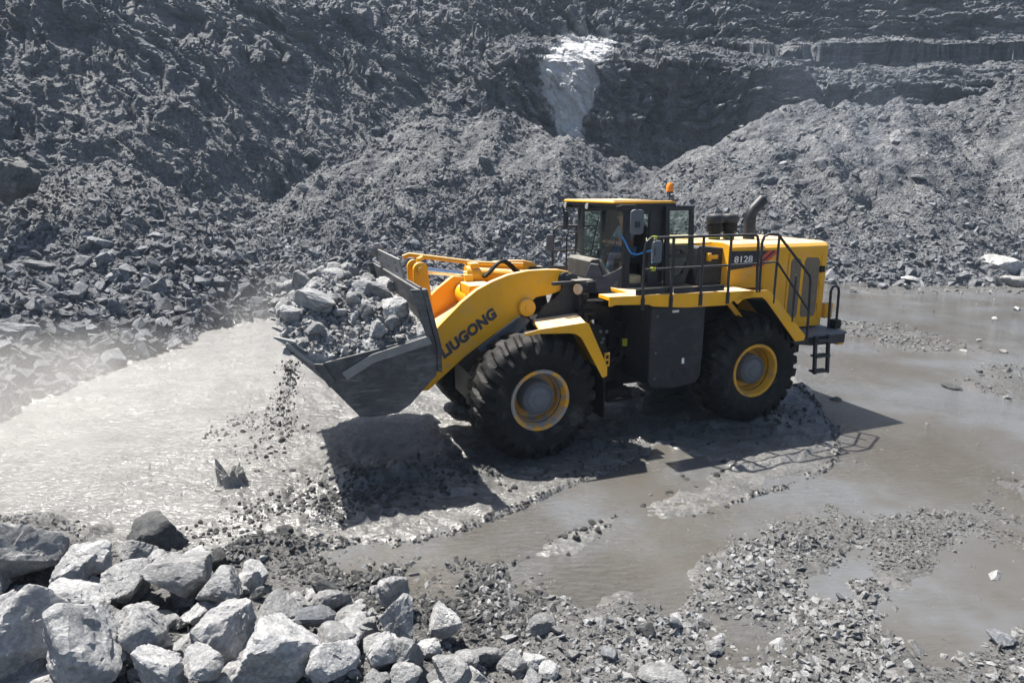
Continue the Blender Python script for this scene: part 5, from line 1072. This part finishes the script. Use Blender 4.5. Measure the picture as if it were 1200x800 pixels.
def at_slope(px, py):                                # walk along the sight line until it meets the heaps
    for d in np.arange(14, 60, .15):
        q = at_depth(px, py, d)
        if surf(q[0], q[1]) >= q[2]: return q
    return q
for px, py, wpx, hpx, mesh, lab in ((1049, 160, 18, 13, MID[4], 'pale boulder high on the face of the right heap'), (965, 192, 22, 18, MIDG[2], 'grey block jutting from the left part of the right heap'), (1075, 208, 18, 9, MIDG[0], 'flat grey rock halfway up the right heap'), (915, 192, 12, 11, MIDW[1], 'small white rock in the gully of the right heap'),
        (486, 222, 26, 16, MIDG[5], 'brownish grey rock jutting from the middle slope'), (186, 178, 14, 26, MIDG[4], 'pale upright rock above the left heap peak'), (905, 212, 26, 22, MIDG[6], 'blocky outcrop beside the gully of the right heap'), (360, 222, 22, 12, MIDG[7], 'pale cluster rock on the left end of the middle slope'), (570, 195, 20, 34, MIDG[2], 'tall slaty rock standing out of the middle slope'), (638, 290, 24, 14, MIDG[3], 'grey rock on the slope just left of the cab'), (950, 288, 16, 9, MIDW[3], 'pale rock showing above the hood of the loader')):
    q = at_slope(px, py); d = np.linalg.norm(q - np.array([0, 0, CAMH])); s = wpx / 2 / FPX * d; h_ = hpx / 2 / FPX * d
    rock('rock', mesh, tuple(q), s, (random.uniform(-.3, .3), random.uniform(-.3, .3), random.uniform(0, 6)), lab, 'rock', None, (s * 1.1, s * .9, h_ * 1.1))

CUTS = (' behind ', ' beside ', ' below ', ' right of ', ' left of ', ' under ', ' at ', ' in ', ' on ', ' of ', ' by ', ' lying ', ' standing ', ' among ', ' between ', ' alone', ' along ', ' near ', ' above ', ' wedged ', ' touching ', ' leaning ', ' slanting ', ' second ', ' with ', ' halfway ', ' high ', ' out ', ' just ', ' cut ', ' bottom ', ' second ', ', ')
def short_names(A_):                                 # the shortest head of each label that no other label of its set starts with
    out = {}
    for q in A_:
        txt = q[2]; pos = sorted({txt.find(c) for c in CUTS if c in txt} | {len(txt)} | {m for c in CUTS for m in range(len(txt)) if txt.startswith(c, m)})
        for p_ in pos:
            h = txt[:p_]
            if len(h.split()) >= 3 and h.split()[-1] not in ('the', 'of', 'right', 'left', 'edge') and not any(o_[2] != txt and o_[2].startswith(h) for o_ in A_): out[txt] = h; break
        else: out[txt] = txt
    return out
def label_fillers():
    used = {}
    ANCH['bk'] = ANCHB; SN = {k_: short_names(v_) for k_, v_ in ANCH.items()}
    for o, px, py, s_, key, kind, (t0, t1) in FILL + FILLB:
        best = min(ANCH[key], key=lambda q: (q[0] - px) ** 2 + (q[1] - py) ** 2); dx, dy = px - best[0], py - best[1]
        side = ('right of' if dx > 0 else 'left of') if abs(dx) > abs(dy) else ('below' if dy > 0 else 'behind')
        if key == 'bk': side = ('near side of' if dx < 0 else 'beyond') if abs(dx) > abs(dy) else ('in front of' if dy > 0 else 'behind')
        sz = 'small' if s_ < t0 else 'medium' if s_ < t1 else 'large'
        txt = ' '.join(SN[key][best[2]].split()[:9]); base = '%s grey %s %s the %s' % (sz, kind, side, txt)
        where = {'bk': ' in the bucket', 'fg': ' of the near heap', 'lh': ' of the left heap', 'rs': ' of the far shore'}[key]
        if len((base + where).split()) <= 14 and 'bucket' not in base and 'heap' not in base and 'shore' not in base: base += where
        used.setdefault(base, []).append((math.hypot(dx, dy), o))
    for base, L in used.items():
        L.sort(key=lambda q: q[0]); words = ('nearest', 'second nearest', 'third nearest', 'fourth nearest', 'fifth nearest', 'sixth nearest', 'seventh nearest', 'farthest')
        for i, (nr, o) in enumerate(L): o['label'] = base if len(L) == 1 else base + ', ' + words[min(i, 7)]
label_fillers()
for o in bpy.data.objects:
    if o.get('label') and len(o['label'].split()) > 16: o['label'] = ' '.join(o['label'].replace(' of the near heap', '').replace(' of the left heap', '').replace(' in the bucket', '').split()[:16])

# ------------------------------------------------------------------ mud thrown up and dirt falling from the bucket
def splash(px, py, r, h, n, seed, label):
    rd = random.Random(seed); c = at(px, py, 0.02); mb = MB(); prof = []
    K = 96; ring = []; sp_ = [(rd.uniform(0, 6.28), rd.uniform(.28, .55), rd.uniform(.45, .85)) for _ in range(n * 2)]; sp_[0] = (2.9, .30, 1.0)
    for lvl, (f, rr) in enumerate(((0, 1.0), (.06, .86), (.16, .76), (.3, .68), (.5, .62), (.7, .58), (.85, .56), (1.0, .55))):
        row = []
        for i in range(K):
            t = 2 * math.pi * i / K; top = .42 + .08 * math.sin(5 * t + seed)
            for (c_, w_, h_) in sp_:
                dd = (t - c_ + math.pi) % (2 * math.pi) - math.pi; top = max(top, h_ * math.exp(-(dd / w_) ** 2))
            q = r * (rr + .07 * math.sin(6 * t + lvl * .7 + seed) + .22 * f * top); row.append((c[0] + q * math.cos(t) - .05 * f * top, c[1] + q * .75 * math.sin(t), c[2] + h * f * top))
        ring.append(row)
    vs = [v for row in ring for v in row]; L_ = len(ring)
    fs = [(l * K + i, l * K + (i + 1) % K, (l + 1) * K + (i + 1) % K, (l + 1) * K + i) for l in range(L_ - 1) for i in range(K)]
    n0 = len(vs); vs.append((c[0], c[1], c[2] + h * .16)); fs += [((L_ - 1) * K + i, (L_ - 1) * K + (i + 1) % K, n0) for i in range(K)]
    for k_ in range(90):                             # droplets
        t = rd.uniform(0, 6.28); q = r * rd.uniform(.4, 1.5); z = h * rd.uniform(.05, 1.2); s = rd.uniform(.004, .014); b0 = len(vs); x, y = c[0] + q * math.cos(t), c[1] + q * .75 * math.sin(t)
        vs += [(x + s, y, c[2] + z), (x - s, y, c[2] + z), (x, y + s, c[2] + z), (x, y - s, c[2] + z), (x, y, c[2] + z + s * 1.6), (x, y, c[2] + z - s * 1.6)]
        fs += [(b0 + i, b0 + j, b0 + k2) for i, j in ((0, 2), (2, 1), (1, 3), (3, 0)) for k2 in (4, 5)]
    me = bpy.data.meshes.new('mud_splash'); me.from_pydata(vs, [], fs); me.materials.append(M['splash']); me.shade_smooth()
    o = bpy.data.objects.new('mud_splash', me); COL.objects.link(o); sb = o.modifiers.new('smooth', 'SUBSURF'); sb.levels = sb.render_levels = 2
    return tag(o, label, 'mud splash')
M['splash'] = rock_mat('splashing_mud', (0.20, 0.196, 0.187), (0.27, 0.265, 0.255), (0.34, 0.335, 0.32), rough=0.45)
splash(273, 568, .27, .46, 4, 3, 'tall crown of mud thrown up from the wet ground left of the bucket')
n_ = 1500; t = rng.beta(1.0, 1.9, n_); p0 = LW(-3.70, 1.80, 2.1); x = p0[0] - .05 + rng.normal(0, 1, n_) * (.04 + .10 * t) - .12 * t + .05 * np.sin(t * 9); y = p0[1] - .05 + rng.normal(0, .13, n_); z = p0[2] - .05 - t * 1.2
scatter('falling_grit', np.c_[x, y, z], powsize(n_, .003, .03, 2.3), LUMP[:3], 1.0)
for k_, (px, py, s_) in enumerate(((330, 515, .07), (334, 530, .05), (326, 498, .045), (331, 478, .04), (284, 505, .06))):
    q = at_depth(px, py, 9.6); rock('clod', LUMP[k_ % 5], tuple(q), s_, (.3 * k_, .2, .5), ('largest dark clod falling left of the bucket', 'lowest dark clod falling left of the bucket', 'third clod from the bottom of the falling string', 'topmost dark clod of the string falling below the lip', 'lone dark clod flying far left of the falling string')[k_], 'clod', 'clods dropping from the bucket')

# ------------------------------------------------------------------ driver and rope
def figure(name, V_, E_, rads, material, parent=None, root=0):
    me = bpy.data.meshes.new(name); me.from_pydata([tuple(v) for v in V_], E_, []); me.materials.append(material); me.shade_smooth()
    o = bpy.data.objects.new(name, me); COL.objects.link(o); o.modifiers.new('skin', 'SKIN')
    for i, r_ in enumerate(rads): me.skin_vertices[0].data[i].radius = (r_, r_) if not isinstance(r_, tuple) else r_; me.skin_vertices[0].data[i].use_root = (i == root)
    o.modifiers['skin'].use_smooth_shade = True
    s = o.modifiers.new('sub', 'SUBSURF'); s.levels = s.render_levels = 2
    if parent: o.parent = parent
    return o
def body_pts():
    J = {}
    J['pel'] = (2.38, .20, 3.14); J['waist'] = (2.37, .20, 3.30); J['chest'] = (2.34, .20, 3.50); J['neck'] = (2.31, .20, 3.65); J['head0'] = (2.27, .20, 3.73); J['head1'] = (2.265, .20, 3.86)
    for s, sg in (('L', -1), ('R', 1)):
        w = .20
        J['sh' + s] = (2.33, w + sg * .18, 3.57); J['el' + s] = (2.22, w + sg * .25, 3.33); J['wr' + s] = (2.04, w + sg * .14, 3.34); J['pa' + s] = (1.985, w + sg * .12, 3.35)
        for k_ in range(4): J['f%d%s' % (k_, s)] = (1.955, w + sg * (.09 + .022 * k_), 3.365 - .004 * k_); J['g%d%s' % (k_, s)] = (1.93 + .004 * k_, w + sg * (.09 + .022 * k_), 3.335)
        J['t0' + s] = (1.98, w + sg * .075, 3.36); J['t1' + s] = (1.955, w + sg * .055, 3.35)
        J['hip' + s] = (2.33, w + sg * .09, 3.12); J['kn' + s] = (1.98, w + sg * .14, 3.13); J['an' + s] = (1.93, w + sg * .13, 2.74); J['to' + s] = (1.80, w + sg * .14, 2.69)
    return J
J = body_pts(); ks = list(J); ix = {k_: i for i, k_ in enumerate(ks)}; JP = [LW(*J[k_]) for k_ in ks]
E_ = [('pel', 'waist'), ('waist', 'chest'), ('chest', 'neck'), ('neck', 'head0'), ('head0', 'head1')]
RD_ = {'pel': .15, 'waist': .135, 'chest': .15, 'neck': .06, 'head0': .085, 'head1': .08}
for s in 'LR':
    E_ += [('chest', 'sh' + s), ('sh' + s, 'el' + s), ('el' + s, 'wr' + s), ('wr' + s, 'pa' + s), ('pel', 'hip' + s), ('hip' + s, 'kn' + s), ('kn' + s, 'an' + s), ('an' + s, 'to' + s), ('pa' + s, 't0' + s), ('t0' + s, 't1' + s)]
    for k_ in range(4): E_ += [('pa' + s, 'f%d%s' % (k_, s)), ('f%d%s' % (k_, s), 'g%d%s' % (k_, s))]
    RD_.update({'sh' + s: .065, 'el' + s: .045, 'wr' + s: .03, 'pa' + s: .032, 'hip' + s: .095, 'kn' + s: .065, 'an' + s: .045, 'to' + s: .04, 't0' + s: .011, 't1' + s: .009})
    for k_ in range(4): RD_['f%d%s' % (k_, s)] = .010; RD_['g%d%s' % (k_, s)] = .008
person = figure('person', JP, [(ix[a], ix[b]) for a, b in E_], [RD_[k_] for k_ in ks], M['skin'])
tag(person, 'driver in pale blue shirt and blue trousers seated at the wheel in the cab', 'person')
def garment(name, keys, grow, material):
    id2 = {k_: i for i, k_ in enumerate(keys)}
    return figure(name, [JP[ix[k_]] for k_ in keys], [(id2[a], id2[b]) for a, b in E_ if a in id2 and b in id2], [RD_[k_] + grow for k_ in keys], material, person)
garment('shirt', ['waist', 'chest', 'shL', 'shR', 'elL', 'elR'], .014, M['shirt'])
garment('trousers', ['pel', 'hipL', 'hipR', 'knL', 'knR', 'anL', 'anR'], .014, M['trousers'])
def blob(name, c, r3, material, parent, cut=None):
    bm = bmesh.new(); bmesh.ops.create_icosphere(bm, subdivisions=3, radius=1)
    for v in bm.verts: v.co = Vector((c[0] + v.co.x * r3[0], c[1] + v.co.y * r3[1], c[2] + v.co.z * r3[2]))
    me = bpy.data.meshes.new(name); bm.to_mesh(me); bm.free(); me.materials.append(material); me.shade_smooth(); o = bpy.data.objects.new(name, me); COL.objects.link(o); o.parent = parent; return o
blob('hair', LW(2.30, .20, 3.875), (.095, .09, .075), M['hair'], person)
blob('nose', LW(2.178, .20, 3.785), (.018, .013, .02), M['skin'], person)
for sg in (-1, 1): blob('eye', LW(2.19, .20 + sg * .033, 3.81), (.010, .012, .008), M['hair'], person); blob('ear', LW(2.275, .20 + sg * .088, 3.79), (.02, .012, .03), M['skin'], person)
blob('mouth', LW(2.185, .20, 3.745), (.008, .022, .005), M['hair'], person)
rp = MB(); pts = [(1.80, .97, 3.50), (1.86, .97, 3.42), (1.93, .98, 3.29), (1.98, 1.0, 3.21), (2.08, 1.05, 3.19), (2.16, 1.15, 3.24), (2.20, 1.3, 3.28), (2.12, 1.5, 3.22), (1.95, 1.70, 3.12)]
rp.tube([(p[0], p[1], p[2]) for p in pts], .016, 8); o = rp.build('rope', M['blue'], None); o.matrix_world = ROOT.matrix_world if False else Matrix.LocRotScale(ROOT.location, ROOT.rotation_euler, None)
tag(o, 'blue rope hanging in a loop across the open cab doorway', 'rope')
o = MB().box(2.12, 2.36, .45, .75, 2.64, 2.78).build('cardboard_box', M['cream'], None, .008); o.matrix_world = Matrix.LocRotScale(ROOT.location, ROOT.rotation_euler, None)
tag(o, 'small cream coloured box on the cab floor in the open doorway', 'box')

# ------------------------------------------------------------------ dust, exhaust smoke, haze
def vol(name, lo, hi, dens, col, scale, thr, aniso=0.2, power=1.0):
    bm = bmesh.new(); bmesh.ops.create_icosphere(bm, subdivisions=3, radius=1); me = bpy.data.meshes.new(name); bm.to_mesh(me); bm.free()
    o = bpy.data.objects.new(name, me); COL.objects.link(o); lo, hi = np.array(lo, float), np.array(hi, float); o.location = (lo + hi) / 2; o.scale = (hi - lo) / 2
    m = bpy.data.materials.new(name); m.use_nodes = True; nt = m.node_tree; nt.nodes.clear(); out = N(nt, 'ShaderNodeOutputMaterial'); pv = N(nt, 'ShaderNodeVolumePrincipled')
    pv.inputs['Color'].default_value = (*col, 1); pv.inputs['Anisotropy'].default_value = aniso
    tc = N(nt, 'ShaderNodeTexCoord'); ln = N(nt, 'ShaderNodeVectorMath', operation='LENGTH'); nt.links.new(tc.outputs['Object'], ln.inputs[0])
    fall = ramp(nt, ln.outputs['Value'], [(0.0, (1,) * 3), (0.45, (.55,) * 3), (0.95, (0,) * 3)])
    geo = N(nt, 'ShaderNodeNewGeometry')
    nz = ramp(nt, noise(nt, geo.outputs['Position'], scale, 5, 0.6, 0.6), [(thr, (0.02,) * 3), (thr + .3, (1,) * 3)])
    d = math_(nt, 'MULTIPLY', math_(nt, 'MULTIPLY', fall, nz), dens); nt.links.new(d, pv.inputs['Density']); nt.links.new(pv.outputs[0], out.inputs['Volume'])
    me.materials.append(m); o['kind'] = 'stuff'; return o
vol('dust_cloud', (-16.5, 4.6, -0.6), (-2.6, 16.5, 1.9), .32, (.92, .90, .87), .45, .34)
vol('dust_cloud', (-5.8, 9.0, 0.1), (-2.6, 14.5, 3.2), .20, (.92, .90, .87), .8, .38)
vol('exhaust_smoke', (4.6, 13.6, 3.6), (11.5, 20.0, 8.8), .035, (.62, .75, .95), .5, .4)
bm = bmesh.new(); bmesh.ops.create_cube(bm, size=2); me = bpy.data.meshes.new('haze'); bm.to_mesh(me); bm.free()
o = bpy.data.objects.new('haze', me); COL.objects.link(o); o.scale = (520, 520, 33); o.location = (0, 0, 31); o['kind'] = 'stuff'
m = bpy.data.materials.new('haze'); m.use_nodes = True; nt = m.node_tree; nt.nodes.clear(); out = N(nt, 'ShaderNodeOutputMaterial'); pv = N(nt, 'ShaderNodeVolumePrincipled')
pv.inputs['Color'].default_value = (.66, .81, 1.0, 1); pv.inputs['Density'].default_value = HAZE; pv.inputs['Anisotropy'].default_value = 0.1
nt.links.new(pv.outputs[0], out.inputs['Volume']); me.materials.append(m)
